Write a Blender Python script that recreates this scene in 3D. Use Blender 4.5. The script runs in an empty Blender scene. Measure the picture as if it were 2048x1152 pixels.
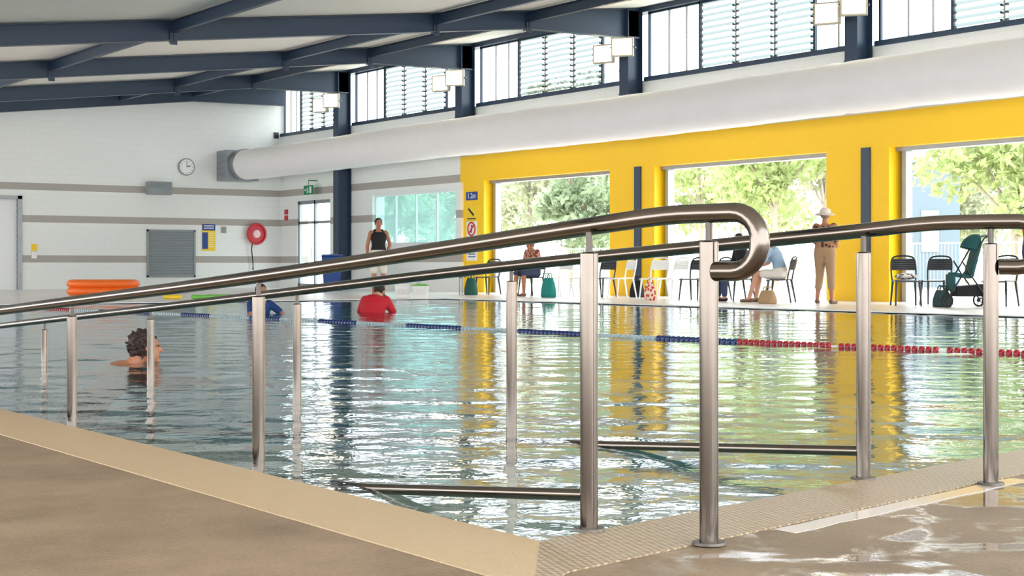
import bpy, bmesh, math, random
import numpy as np
from mathutils import Vector, Matrix
random.seed(4)
rng=np.random.default_rng(7)
S=bpy.context.scene
COL=S.collection
S.view_settings.view_transform='Standard'
TH=math.atan2(2174,3100); st,ct=math.sin(TH),math.cos(TH)
F=3100.0; CZ=0.65; HZ=535.0
def dirn(px):
    t=(px-1024)/F
    return st+t*ct, ct-t*st
def at(px,D):
    a,b=dirn(px); return a*D,b*D
def onX(px,X):
    a,b=dirn(px); return b*X/a
def depX(px,X): return X/dirn(px)[0]
def onYx(px,Y):
    a,b=dirn(px); return a*Y/b
def zat(py,D): return CZ-(py-HZ)/F*D
def ground(px,py,z=0.0):
    D=(CZ-z)*F/(py-HZ); a,b=dirn(px); return a*D,b*D
W=22.67; YB=45.4; WZ=-0.02

# ------------------------------------------------ materials
def lin(c):
    r=[]
    for v in c:
        v=v/255.0
        r.append(v/12.92 if v<=0.04045 else ((v+0.055)/1.055)**2.4)
    return (r[0],r[1],r[2],1.0)
def M(name,col,rough=0.5,metal=0.0,noise=0.06,scale=6.0,bump=0.0,bscale=None,emis=0.0,spec=0.5):
    m=bpy.data.materials.new(name); m.use_nodes=True
    nt=m.node_tree; n=nt.nodes; b=n['Principled BSDF']
    c=lin(col)
    tc=n.new('ShaderNodeTexCoord'); nz=n.new('ShaderNodeTexNoise'); nz.inputs['Scale'].default_value=scale; nz.inputs['Detail'].default_value=4
    nt.links.new(tc.outputs['Object'],nz.inputs['Vector'])
    mx=n.new('ShaderNodeMix'); mx.data_type='RGBA'
    mx.inputs[6].default_value=(c[0]*(1-noise),c[1]*(1-noise),c[2]*(1-noise),1)
    mx.inputs[7].default_value=(min(1,c[0]*(1+noise)),min(1,c[1]*(1+noise)),min(1,c[2]*(1+noise)),1)
    nt.links.new(nz.outputs['Fac'],mx.inputs[0]); nt.links.new(mx.outputs[2],b.inputs['Base Color'])
    b.inputs['Roughness'].default_value=rough; b.inputs['Metallic'].default_value=metal
    b.inputs['Specular IOR Level'].default_value=spec
    if emis>0:
        b.inputs['Emission Color'].default_value=c; b.inputs['Emission Strength'].default_value=emis
    if bump>0:
        n2=n.new('ShaderNodeTexNoise'); n2.inputs['Scale'].default_value=bscale or scale*6
        nt.links.new(tc.outputs['Object'],n2.inputs['Vector'])
        bp=n.new('ShaderNodeBump'); bp.inputs['Strength'].default_value=bump; bp.inputs['Distance'].default_value=0.01
        nt.links.new(n2.outputs['Fac'],bp.inputs['Height']); nt.links.new(bp.outputs['Normal'],b.inputs['Normal'])
    return m
def glassmat(name,col,refl=0.35,rough=0.02,body=None,bodyf=0.0):
    m=bpy.data.materials.new(name); m.use_nodes=True
    nt=m.node_tree; n=nt.nodes; n.clear()
    out=n.new('ShaderNodeOutputMaterial'); tr=n.new('ShaderNodeBsdfTransparent'); tr.inputs[0].default_value=lin(col)
    gl=n.new('ShaderNodeBsdfGlossy'); gl.inputs['Roughness'].default_value=rough
    lw=n.new('ShaderNodeLayerWeight'); lw.inputs[0].default_value=0.25
    pw=n.new('ShaderNodeMath'); pw.operation='MULTIPLY'; pw.inputs[1].default_value=refl; nt.links.new(lw.outputs['Facing'],pw.inputs[0])
    mx=n.new('ShaderNodeMixShader'); nt.links.new(pw.outputs[0],mx.inputs[0])
    last=tr.outputs[0]
    if bodyf>0:
        df=n.new('ShaderNodeBsdfDiffuse'); df.inputs[0].default_value=lin(body)
        tl=n.new('ShaderNodeBsdfTranslucent'); tl.inputs[0].default_value=lin(body)
        ad=n.new('ShaderNodeMixShader'); ad.inputs[0].default_value=0.6
        nt.links.new(df.outputs[0],ad.inputs[1]); nt.links.new(tl.outputs[0],ad.inputs[2])
        m2=n.new('ShaderNodeMixShader'); m2.inputs[0].default_value=bodyf
        nt.links.new(tr.outputs[0],m2.inputs[1]); nt.links.new(ad.outputs[0],m2.inputs[2]); last=m2.outputs[0]
    nt.links.new(last,mx.inputs[1]); nt.links.new(gl.outputs[0],mx.inputs[2])
    nt.links.new(mx.outputs[0],out.inputs[0])
    return m
def math_node(nt,op,a,b=None,clamp=False):
    nd=nt.nodes.new('ShaderNodeMath'); nd.operation=op; nd.use_clamp=clamp
    for i,v in enumerate([a,b]):
        if v is None: continue
        if isinstance(v,(int,float)): nd.inputs[i].default_value=v
        else: nt.links.new(v,nd.inputs[i])
    return nd.outputs[0]
def wallmat(name,white=(236,238,234),grey=(172,166,158)):
    m=bpy.data.materials.new(name); m.use_nodes=True
    nt=m.node_tree; n=nt.nodes; b=n['Principled BSDF']; b.inputs['Roughness'].default_value=0.6
    g=n.new('ShaderNodeNewGeometry'); s=n.new('ShaderNodeSeparateXYZ'); nt.links.new(g.outputs['Position'],s.inputs[0])
    xy=math_node(nt,'ADD',s.outputs[0],s.outputs[1])
    cb=n.new('ShaderNodeCombineXYZ'); nt.links.new(xy,cb.inputs[0]); nt.links.new(s.outputs[2],cb.inputs[1])
    br=n.new('ShaderNodeTexBrick'); nt.links.new(cb.outputs[0],br.inputs['Vector'])
    br.inputs['Scale'].default_value=1.0; br.inputs['Brick Width'].default_value=0.4; br.inputs['Row Height'].default_value=0.2
    br.inputs['Mortar Size'].default_value=0.006
    c=lin(white); br.inputs['Color1'].default_value=c; br.inputs['Color2'].default_value=(c[0]*.99,c[1]*.99,c[2]*.99,1)
    br.inputs['Mortar'].default_value=(c[0]*.93,c[1]*.93,c[2]*.93,1)
    tot=None
    for z0,z1 in ((0.80,1.01),(1.98,2.19),(2.93,3.14)):
        a=math_node(nt,'GREATER_THAN',s.outputs[2],z0); d=math_node(nt,'LESS_THAN',s.outputs[2],z1)
        p=math_node(nt,'MULTIPLY',a,d); tot=p if tot is None else math_node(nt,'ADD',tot,p)
    mx=n.new('ShaderNodeMix'); mx.data_type='RGBA'; nt.links.new(tot,mx.inputs[0]); nt.links.new(br.outputs['Color'],mx.inputs[6])
    mx.inputs[7].default_value=lin(grey); nt.links.new(mx.outputs[2],b.inputs['Base Color'])
    bp=n.new('ShaderNodeBump'); bp.inputs['Strength'].default_value=0.06; bp.inputs['Distance'].default_value=0.01; bp.invert=True
    nt.links.new(br.outputs['Fac'],bp.inputs['Height']); nt.links.new(bp.outputs['Normal'],b.inputs['Normal'])
    return m
m_wall=wallmat('painted_blockwork')
m_yellow=M('yellow_paint',(252,202,14),0.5,noise=0.03,scale=2)
m_navy=M('navy_steel',(44,62,84),0.4,noise=0.1,scale=3)
m_steel=M('stainless_steel',(118,110,102),0.17,metal=1.0,noise=0.14,scale=14)
m_steelbase=M('satin_steel_base',(92,86,80),0.4,metal=1.0,noise=0.1,scale=14)
m_duct=M('white_duct_fabric',(242,240,238),0.55,noise=0.03,scale=3,bump=0.5,bscale=3)
m_galv=M('galvanised_sheet',(150,156,160),0.4,metal=0.6,noise=0.15,scale=5)
m_white=M('white_paint',(236,238,238),0.45,noise=0.03)
m_offwhite=M('white_plastic',(238,238,234),0.4,noise=0.03)
m_black=M('black_plastic',(32,36,42),0.4,noise=0.1)
m_deckfar=M('pale_deck_concrete',(232,228,226),0.3,noise=0.05,scale=1.5)
m_paving=M('outdoor_paving',(224,216,208),0.8,noise=0.06,scale=2)
m_grass=M('pale_lawn',(206,204,176),0.9,noise=0.12,scale=4)
m_coping=M('cream_coping_tile',(188,166,132),0.5,noise=0.05,scale=20,bump=0.5,bscale=160)
m_glass=glassmat('clear_glass',(238,246,246))
m_tealglass=glassmat('tinted_glass',(150,200,200),body=(170,214,216),bodyf=0.3)
m_louvre=glassmat('louvre_glass',(112,124,124),body=(130,142,140),bodyf=0.4,refl=0.15)
m_aqua=M('aqua_pool_tile',(172,226,236),0.5,noise=0.05,scale=3)
m_ramp=M('cream_ramp_tile',(214,220,212),0.6,noise=0.06,scale=8)
m_lamp=M('lamp_lens',(255,238,204),0.3,emis=12.0)
m_lampbody=M('grey_lamp_housing',(150,148,144),0.5,noise=0.08)
m_lamprim=M('glow_tinted_lamp_rim',(200,188,164),0.45,noise=0.08)  # golden glow of the lamp painted into the grey rim colour
m_red=M('red_plastic',(196,22,40),0.4)
m_ropered=M('rope_red',(156,14,32),0.4); m_ropeblue=M('rope_blue',(14,44,104),0.4); m_ropewhite=M('rope_white',(166,184,188),0.4)
m_blue=M('blue_plastic',(20,62,134),0.4)
m_orange=M('orange_vinyl',(240,110,28),0.4)
m_green=M('green_plastic',(110,190,70),0.5)
m_teal=M('teal_fabric',(16,78,80),0.8,noise=0.3,scale=20)
m_tan=M('tan_leather',(176,144,104),0.6,noise=0.15)
m_grey=M('grey_louvre_metal',(142,150,152),0.5,noise=0.05)
m_signyellow=M('sign_yellow',(244,206,40),0.5)
m_signblue=M('sign_blue',(34,66,140),0.5)
m_signgreen=M('sign_green',(20,110,70),0.5,emis=0.2)
m_ring=M('rubber_black',(30,30,32),0.7)

def ceilmat():
    m=M('ceiling_panel',(246,242,234),0.6,noise=0.03)
    nt=m.node_tree; n=nt.nodes; b=n['Principled BSDF']
    g=n.new('ShaderNodeNewGeometry'); w=n.new('ShaderNodeTexWave'); w.bands_direction='Y'; w.inputs['Scale'].default_value=0.5; w.wave_profile='SAW'
    nt.links.new(g.outputs['Position'],w.inputs['Vector'])
    bp=n.new('ShaderNodeBump'); bp.inputs['Strength'].default_value=0.15; bp.inputs['Distance'].default_value=0.02
    nt.links.new(w.outputs['Fac'],bp.inputs['Height']); nt.links.new(bp.outputs['Normal'],b.inputs['Normal'])
    return m
m_ceil=ceilmat()
def deckmat():
    m=bpy.data.materials.new('deck_concrete'); m.use_nodes=True
    nt=m.node_tree; n=nt.nodes; b=n['Principled BSDF']
    g=n.new('ShaderNodeNewGeometry'); s=n.new('ShaderNodeSeparateXYZ'); nt.links.new(g.outputs['Position'],s.inputs[0])
    n1=n.new('ShaderNodeTexNoise'); n1.inputs['Scale'].default_value=2.4; n1.inputs['Detail'].default_value=8; n1.inputs['Roughness'].default_value=0.65
    nt.links.new(g.outputs['Position'],n1.inputs['Vector'])
    n2=n.new('ShaderNodeTexNoise'); n2.inputs['Scale'].default_value=90; n2.inputs['Detail'].default_value=3
    nt.links.new(g.outputs['Position'],n2.inputs['Vector'])
    n3=n.new('ShaderNodeTexNoise'); n3.inputs['Scale'].default_value=3.6; n3.inputs['Detail'].default_value=6; n3.inputs['Distortion'].default_value=0.5
    nt.links.new(g.outputs['Position'],n3.inputs['Vector'])
    c=n.new('ShaderNodeValToRGB'); c.color_ramp.elements[0].color=lin((112,95,76)); c.color_ramp.elements[1].color=lin((158,138,112))
    c.color_ramp.elements[0].position=0.33; c.color_ramp.elements[1].position=0.66
    f=math_node(nt,'ADD',math_node(nt,'MULTIPLY',n1.outputs['Fac'],0.65),math_node(nt,'MULTIPLY',n2.outputs['Fac'],0.35))
    nt.links.new(f,c.inputs[0])
    side=n.new('ShaderNodeMapRange'); side.inputs['From Min'].default_value=1.9; side.inputs['From Max'].default_value=2.5; nt.links.new(s.outputs[0],side.inputs['Value'])
    pm=n.new('ShaderNodeMapRange'); pm.inputs['From Min'].default_value=0.51; pm.inputs['From Max'].default_value=0.58; nt.links.new(n3.outputs['Fac'],pm.inputs['Value'])
    wet=math_node(nt,'MULTIPLY',side.outputs[0],pm.outputs[0])
    damp=math_node(nt,'MULTIPLY',side.outputs[0],0.5)
    dk=n.new('ShaderNodeMix'); dk.data_type='RGBA'; dk.blend_type='MULTIPLY'; nt.links.new(math_node(nt,'MAXIMUM',wet,damp),dk.inputs[0])
    nt.links.new(c.outputs[0],dk.inputs[6]); dk.inputs[7].default_value=(0.6,0.58,0.56,1)
    nt.links.new(dk.outputs[2],b.inputs['Base Color'])
    r=math_node(nt,'SUBTRACT',0.65,math_node(nt,'MULTIPLY',wet,0.5)); r=math_node(nt,'SUBTRACT',r,math_node(nt,'MULTIPLY',damp,0.34),True)
    r=math_node(nt,'MAXIMUM',r,0.05)
    nt.links.new(r,b.inputs['Roughness'])
    bp=n.new('ShaderNodeBump'); bp.inputs['Distance'].default_value=0.004
    nt.links.new(math_node(nt,'SUBTRACT',0.45,math_node(nt,'MULTIPLY',wet,0.40)),bp.inputs['Strength'])
    nt.links.new(n2.outputs['Fac'],bp.inputs['Height']); nt.links.new(bp.outputs['Normal'],b.inputs['Normal'])
    return m
m_deck=deckmat()
def gratemat():
    m=M('drain_grate_plastic',(196,178,150),0.35,noise=0.05)
    nt=m.node_tree; n=nt.nodes; b=n['Principled BSDF']
    g=n.new('ShaderNodeNewGeometry'); mp=n.new('ShaderNodeMapping'); mp.inputs['Rotation'].default_value=(0,0,math.radians(-11.5+30)); nt.links.new(g.outputs['Position'],mp.inputs[0])
    v=n.new('ShaderNodeTexVoronoi'); v.inputs['Scale'].default_value=56; v.inputs['Randomness'].default_value=0.12; nt.links.new(mp.outputs[0],v.inputs['Vector'])
    cr=n.new('ShaderNodeValToRGB'); cr.color_ramp.elements[0].position=0.22; cr.color_ramp.elements[1].position=0.48
    cr.color_ramp.elements[0].color=lin((190,172,146)); cr.color_ramp.elements[1].color=lin((132,114,90))
    nt.links.new(v.outputs['Distance'],cr.inputs[0]); nt.links.new(cr.outputs[0],b.inputs['Base Color'])
    bp=n.new('ShaderNodeBump'); bp.invert=True; bp.inputs['Strength'].default_value=0.5; bp.inputs['Distance'].default_value=0.005
    nt.links.new(v.outputs['Distance'],bp.inputs['Height']); nt.links.new(bp.outputs['Normal'],b.inputs['Normal'])
    return m
m_grate=gratemat()
def watermat():
    m=bpy.data.materials.new('pool_water'); m.use_nodes=True
    nt=m.node_tree; n=nt.nodes; n.clear()
    out=n.new('ShaderNodeOutputMaterial'); tr=n.new('ShaderNodeBsdfTransparent'); tr.inputs[0].default_value=(0.82,0.97,1.0,1)
    gl=n.new('ShaderNodeBsdfGlossy'); gl.inputs['Roughness'].default_value=0.03; gl.inputs[0].default_value=(0.95,0.98,1,1)
    fr=n.new('ShaderNodeFresnel'); fr.inputs[0].default_value=1.35
    g=n.new('ShaderNodeNewGeometry')
    nz=n.new('ShaderNodeTexNoise'); nz.inputs['Scale'].default_value=15.0; nz.inputs['Detail'].default_value=2; nt.links.new(g.outputs['Position'],nz.inputs['Vector'])
    bp=n.new('ShaderNodeBump'); bp.inputs['Strength'].default_value=0.4; bp.inputs['Distance'].default_value=0.005
    nt.links.new(nz.outputs['Fac'],bp.inputs['Height'])
    nt.links.new(bp.outputs['Normal'],gl.inputs['Normal']); nt.links.new(bp.outputs['Normal'],fr.inputs['Normal'])
    mx=n.new('ShaderNodeMixShader'); nt.links.new(fr.outputs[0],mx.inputs[0]); nt.links.new(tr.outputs[0],mx.inputs[1]); nt.links.new(gl.outputs[0],mx.inputs[2])
    nt.links.new(mx.outputs[0],out.inputs[0]); return m
m_water=watermat()
m_puddle=M('puddle_reflection_tint',(205,196,184),0.06,noise=0.05)  # wet strip; its pale colour paints in the bright window reflection

# ------------------------------------------------ mesh builder
class MB:
    def __init__(s): s.bm=bmesh.new(); s.mi=0
    def _f(s,vs):
        try:
            f=s.bm.faces.new(vs); f.material_index=s.mi; f.smooth=True; return f
        except ValueError: return None
    def quad(s,*p):
        return s._f([s.bm.verts.new(q) for q in p])
    def hexa(s,p):
        v=[s.bm.verts.new(q) for q in p]
        for f in ((3,2,1,0),(4,5,6,7),(0,1,5,4),(1,2,6,5),(2,3,7,6),(3,0,4,7)): s._f([v[i] for i in f])
    def box(s,x0,x1,y0,y1,z0,z1,mt=None):
        p=[Vector(q) for q in ((x0,y0,z0),(x1,y0,z0),(x1,y1,z0),(x0,y1,z0),(x0,y0,z1),(x1,y0,z1),(x1,y1,z1),(x0,y1,z1))]
        if mt is not None: p=[mt@q for q in p]
        s.hexa(p)
    def prism(s,poly,z0,z1):
        a=[s.bm.verts.new((x,y,z0)) for x,y in poly]; b=[s.bm.verts.new((x,y,z1)) for x,y in poly]
        s._f(a[::-1]); s._f(b); n=len(poly)
        for i in range(n): s._f([a[i],a[(i+1)%n],b[(i+1)%n],b[i]])
    def rings(s,rs,cap=True,closed=False):
        vs=[[s.bm.verts.new(p) for p in r] for r in rs]; n=len(vs[0])
        rng_=range(len(vs) if closed else len(vs)-1)
        for i in rng_:
            a,b=vs[i],vs[(i+1)%len(vs)]
            for k in range(n): s._f([a[k],a[(k+1)%n],b[(k+1)%n],b[k]])
        if cap and not closed: s._f(vs[0][::-1]); s._f(vs[-1])
    def tube(s,pts,r,seg=14,closed=False,ry=None):
        pts=[Vector(p) for p in pts]; N=len(pts)
        rr=r if isinstance(r,(list,tuple)) else [r]*N
        tg=[]
        for i in range(N):
            if closed: t=pts[(i+1)%N]-pts[i-1]
            else: t=pts[min(i+1,N-1)]-pts[max(i-1,0)]
            tg.append(t.normalized())
        up=Vector((0,0,1)) if abs(tg[0].z)<0.9 else Vector((1,0,0))
        u=(up-tg[0]*up.dot(tg[0])).normalized(); rs=[]
        for i in range(N):
            u=(u-tg[i]*u.dot(tg[i])).normalized(); v=tg[i].cross(u)
            k2=1.0 if ry is None else ry
            rs.append([pts[i]+u*(rr[i]*math.cos(2*math.pi*k/seg))+v*(rr[i]*k2*math.sin(2*math.pi*k/seg)) for k in range(seg)])
        s.rings(rs,True,closed)
    def cyl(s,a,b,r0,r1=None,seg=20):
        s.tube([a,b],[r0,r0 if r1 is None else r1],seg)
    def ball(s,c,r,nu=16,nv=10,mt=None):
        if not isinstance(r,(tuple,list)): r=(r,r,r)
        c=Vector(c); rs=[]
        for j in range(1,nv):
            ph=math.pi*j/nv
            ring=[Vector((r[0]*math.sin(ph)*math.cos(2*math.pi*k/nu),r[1]*math.sin(ph)*math.sin(2*math.pi*k/nu),-r[2]*math.cos(ph))) for k in range(nu)]
            if mt is not None: ring=[mt@q for q in ring]
            rs.append([c+q for q in ring])
        s.rings(rs)
    def cap(s,a,b,ra,rb,seg=14):
        a=Vector(a); b=Vector(b); d=(b-a)
        if d.length<1e-5: s.ball(a,ra); return
        d.normalize(); pts=[];rr=[]
        for k in range(4):
            an=math.pi/2*(1-k/4.0)
            pts.append(a-d*ra*math.sin(an)*0.98); rr.append(max(0.0008,ra*math.cos(an)))
        pts.append(a); rr.append(ra); pts.append(b); rr.append(rb)
        for k in range(1,5):
            an=math.pi/2*(k/4.0)
            pts.append(b+d*rb*math.sin(an)*0.98); rr.append(max(0.0008,rb*math.cos(an)))
        s.tube(pts,rr,seg)
    def loft(s,cs,rx,ry,xa,seg=20):
        xa=Vector(xa).normalized(); cs=[Vector(c) for c in cs]; rs=[]
        for i,c in enumerate(cs):
            t=(cs[min(i+1,len(cs)-1)]-cs[max(i-1,0)]).normalized()
            y=t.cross(xa).normalized(); x=y.cross(t).normalized()
            rs.append([c+x*rx[i]*math.cos(2*math.pi*k/seg)+y*ry[i]*math.sin(2*math.pi*k/seg) for k in range(seg)])
        s.rings(rs)
    def obj(s,name,mats,parent=None,bevel=0,ang=35,voxel=0,smooth=0,loc=None,rotz=None):
        bmesh.ops.recalc_face_normals(s.bm,faces=s.bm.faces[:])
        me=bpy.data.meshes.new(name); s.bm.to_mesh(me); s.bm.free()
        if not isinstance(mats,(list,tuple)): mats=[mats]
        if voxel:
            t=bpy.data.objects.new('tmp',me); COL.objects.link(t)
            md=t.modifiers.new('r','REMESH'); md.mode='VOXEL'; md.voxel_size=voxel; md.use_smooth_shade=True
            if smooth:
                m2=t.modifiers.new('s','SMOOTH'); m2.iterations=smooth; m2.factor=0.5
            dg=bpy.context.evaluated_depsgraph_get(); dg.update()
            me2=bpy.data.meshes.new_from_object(t.evaluated_get(dg)); bpy.data.objects.remove(t); me=me2; me.name=name
            me.materials.clear()
        for m in mats: me.materials.append(m)
        if not voxel:
            me.set_sharp_from_angle(angle=math.radians(ang))
        ob=bpy.data.objects.new(name,me); COL.objects.link(ob)
        if bevel:
            b=ob.modifiers.new('bevel','BEVEL'); b.width=bevel; b.segments=2; b.limit_method='ANGLE'
        if parent is not None: ob.parent=parent
        if loc is not None: ob.location=loc
        if rotz is not None: ob.rotation_euler=(0,0,rotz)
        return ob
def root(name,loc=(0,0,0),rotz=0.0):
    e=bpy.data.objects.new(name,None); e.empty_display_size=0.1; COL.objects.link(e)
    e.location=loc; e.rotation_euler=(0,0,rotz); return e
def tag(o,label,cat,group=None,kind=None):
    o['label']=label; o['category']=cat
    if group: o['group']=group
    if kind: o['kind']=kind
    return o
def struct(o,label=None,cat=None):
    o['kind']='structure'
    if label: o['label']=label
    if cat: o['category']=cat
    return o
def dup(o,loc,rotz=None):
    n=o.copy(); COL.objects.link(n); n.location=loc
    if rotz is not None: n.rotation_euler=(0,0,rotz)
    def rec(src,dst):
        for ch in list(src.children):
            c=ch.copy(); COL.objects.link(c); c.parent=dst; rec(ch,c)
    rec(o,n); return n
def heading(dx,dy): return math.atan2(-dx,dy)
def fc(px):
    a,b=dirn(px); return heading(-a,-b)

# ------------------------------------------------ camera / world / light
cam=bpy.data.cameras.new('camera'); cam.lens=F/2048*36; cam.sensor_width=36; cam.shift_y=-(576-HZ)/2048
co=bpy.data.objects.new('camera',cam); COL.objects.link(co); co.location=(0,0,CZ); co.rotation_euler=(math.pi/2,0,-TH)
cam.clip_end=500; S.camera=co
w=bpy.data.worlds.new('world'); S.world=w; w.use_nodes=True
nt=w.node_tree; bg=nt.nodes['Background']
tc=nt.nodes.new('ShaderNodeTexCoord'); sp=nt.nodes.new('ShaderNodeSeparateXYZ'); nt.links.new(tc.outputs['Generated'],sp.inputs[0])
cr=nt.nodes.new('ShaderNodeValToRGB'); nt.links.new(sp.outputs[2],cr.inputs[0])
cr.color_ramp.elements[0].color=(0.98,0.98,1,1); cr.color_ramp.elements[1].color=(0.80,0.90,1,1); cr.color_ramp.elements[1].position=0.8
nt.links.new(cr.outputs[0],bg.inputs[0]); bg.inputs[1].default_value=6.0
sun=bpy.data.lights.new('sun','SUN'); sun.energy=3.5; sun.angle=0.02; sun.color=(1,0.95,0.86)
so=bpy.data.objects.new('sun',sun); COL.objects.link(so); so.rotation_euler=(math.radians(-22),math.radians(20),0); so.location=(30,0,20)

# ------------------------------------------------ pool, decks
C0=(2.16,2.965)
def yi(X): return C0[1]+(X-C0[0])*0.204
def yo(X): return yi(X)-0.296
XF=17.5; YP=27.5; XL=2.16; XO=1.83; YO=2.535
b=MB(); b.prism([(-8,-5),(17.8,-5),(17.8,yo(17.8)),(2.0,yo(2.0)),(XO,YO),(XO,27.8),(-8,27.8)],-0.2,0.0)
struct(b.obj('floor',m_deck),'warm brown concrete pool deck with damp patches','floor')
b=MB(); b.box(17.8,23.1,-5,45.6,-0.2,0); struct(b.obj('floor.001',m_deckfar),'pale concrete pool concourse','floor')
b=MB(); b.box(-8,17.8,27.8,45.6,-0.2,0); struct(b.obj('floor.002',m_deckfar),'pale concrete pool concourse','floor')
b=MB(); b.prism([(XO,YO),(XL,yi(XL)),(XL,27.8),(XO,27.8)],-0.15,0.003); struct(b.obj('trim_1',m_coping),'cream non-slip tiled pool coping','pool edge')
b=MB(); b.prism([(XO,YO),(2.0,yo(2.0)),(17.8,yo(17.8)),(17.8,yi(17.8)),(XL,yi(XL))],-0.15,0.003); struct(b.obj('trim_2',m_grate),'beige perforated overflow drain grating','pool edge')
b=MB(); b.box(XF,17.8,yi(17.8),27.8,-0.15,0.004); struct(b.obj('trim_3',m_white),'white pool coping','pool edge')
b=MB(); b.box(XL,XF,YP,27.8,-0.15,0.004); struct(b.obj('trim_4',m_white),'white pool coping','pool edge')
zb=-1.3
b=MB()
b.quad((XL,yi(XL),zb),(XF,yi(XF),zb),(XF,YP,zb),(XL,YP,zb))
for p,q in (((XL,yi(XL)),(XF,yi(XF))),((XF,yi(XF)),(XF,YP)),((XF,YP),(XL,YP)),((XL,YP),(XL,yi(XL)))):
    b.quad((p[0],p[1],zb),(q[0],q[1],zb),(q[0],q[1],-0.01),(p[0],p[1],-0.01))
struct(b.obj('floor.003',m_aqua),'aqua tiled pool basin','pool basin')
b=MB()
x0,x1=XL,3.80
b.hexa([(x0,yi(x0),zb),(x1,yi(x1),zb),(x1,20,zb),(x0,20,zb),(x0,yi(x0),-0.035),(x1,yi(x1),-0.035),(x1,20,-0.03-0.066*16.6),(x0,20,-0.03-0.066*17)])
struct(b.obj('floor.004',m_ramp),'submerged cream access ramp sloping into the pool','ramp')
# water
nx,ny=360,640
uu=np.linspace(0,1,nx)**1.4; vv=np.linspace(0,1,ny)**1.5
U,V=np.meshgrid(uu,vv)
X=XL+U*(XF-XL); Y0=C0[1]+(X-C0[0])*0.204; Y=Y0+V*(YP-Y0)
Z=np.zeros_like(X)
for k in range(46):
    lam=0.15*(1.041**k)*rng.uniform(0.9,1.1); an=rng.uniform(0,2*math.pi)
    if rng.uniform()<0.6: an=math.pi/2-TH+rng.normal()*0.45
    sl=0.0046*rng.uniform(0.6,1.3)
    kx=2*math.pi/lam
    Z+=sl/kx*np.sin(kx*(X*math.cos(an)+Y*math.sin(an))+rng.uniform(0,6.28)+0.8*np.sin(0.7*X+0.5*Y+k))
Z=WZ+Z*(0.55+0.45*np.clip(V*20,0,1))
verts=np.stack([X,Y,Z],-1).reshape(-1,3)
idx=np.arange(nx*ny).reshape(ny,nx)
fs=np.stack([idx[:-1,:-1],idx[:-1,1:],idx[1:,1:],idx[1:,:-1]],-1).reshape(-1,4)
me=bpy.data.meshes.new('pool_water'); me.from_pydata(verts.tolist(),[],fs.tolist()); me.materials.append(m_water)
me.polygons.foreach_set('use_smooth',[True]*len(me.polygons))
wo=bpy.data.objects.new('pool_water',me); COL.objects.link(wo); tag(wo,'rippled clear pool water filling the aqua basin','water',kind='stuff')
b=MB(); pts=[]
for i in range(13):
    x=2.74+i*0.105; pts.append((x,yo(x)-0.015-0.003*math.sin(i*1.7)))
for i in range(12,-1,-1):
    x=2.74+i*0.105; pts.append((x,yo(x)-0.085-0.006*math.sin(i*2.3)))
b.prism(pts,0.0005,0.002); tag(b.obj('water_puddle',m_puddle),'thin shiny strip of water with painted window reflection along the drain grating','puddle')

# ------------------------------------------------ walls
def ztop(X): return 6.55-0.115*(W-X)
b=MB()
xa=4.0; T=0.3
d0=onYx(0,YB)-2.0; d1=onYx(44,YB)
def bw(xl,xr,z0,z1=None):
    za=z1 if z1 is not None else ztop(xl); zc=z1 if z1 is not None else ztop(xr)
    b.hexa([(xl,YB,z0),(xr,YB,z0),(xr,YB+T,z0),(xl,YB+T,z0),(xl,YB,za),(xr,YB,zc),(xr,YB+T,zc),(xl,YB+T,za)])
bw(xa,d0,0); bw(d0,d1,2.73); bw(d1,W+0.3,0)
struct(b.obj('wall_back',m_wall),'white painted block wall with three grey bands','wall')
cols=[6.8,13.6,20.45,27.28,34.14,40.83]
openY=[(cols[i]+1.04,cols[i+1]-0.56) for i in range(4)]
Yy=34.7
yd0,yd1=onX(660,W),onX(594,W); yw0,yw1=Yy+0.25,onX(745,W)
b=MB()
def rw(y0,y1,z0,z1): b.box(W,W+0.4,y0,y1,z0,z1)
rw(Yy,yw0,0,4.9); rw(yw0,yw1,0,1.3); rw(yw0,yw1,2.77,4.9); rw(yw1,yd0,0,4.9); rw(yd0,yd1,2.75,4.9); rw(yd1,YB,0,4.9)
b.box(W+0.02,W+0.4,0,Yy,3.6,4.9)
struct(b.obj('wall_right',m_wall),'white painted block wall with grey bands','wall')
b=MB()
b.box(W-0.02,W+0.4,0,Yy,2.93,3.6)
ys=[0]+[v for o in openY for v in o]+[Yy-0.15]
for i in range(0,len(ys),2): b.box(W-0.02,W+0.4,ys[i],ys[i+1],0,2.93)
struct(b.obj('wall_right.001',m_yellow),'bright yellow painted wall with piers between openings','wall')
n=1
for (a,c) in openY[1:]:
    b=MB(); b.box(W+0.30,W+0.38,a+0.0,a+0.06,0,2.93); b.box(W+0.30,W+0.38,c-0.10,c-0.0,0,2.93); b.box(W+0.16,W+0.38,a,c,2.85,2.93)
    b.box(W+0.2,W+0.38,c-0.22,c-0.12,0,2.85)
    struct(b.obj('door_%d'%n,m_galv),'roller door guide frame around open doorway','door frame'); n+=1
r_=root('door_%d'%n); struct(r_,'closed white roller door in grey frame','door'); n+=1
b=MB()
k=0
z=0.0
while z<2.7:
    b.box(d0,d1-0.12,YB+0.08+0.02*(k%2),YB+0.16,z,min(2.73,z+0.09)); z+=0.09; k+=1
b.obj('shutter',m_white,r_)
b=MB(); b.box(d1-0.13,d1,YB-0.03,YB+0.2,0,2.75); b.box(d0,d1,YB-0.03,YB+0.2,2.65,2.75); b.obj('door_frame',m_galv,r_)
r_=root('door_%d'%n); struct(r_,'white framed glazed double door','door')
b=MB()
ym=(yd0+yd1)/2
for y in (yd0,ym-0.04,yd1-0.09): b.box(W+0.05,W+0.13,y,y+0.09,0,2.75)
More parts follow.
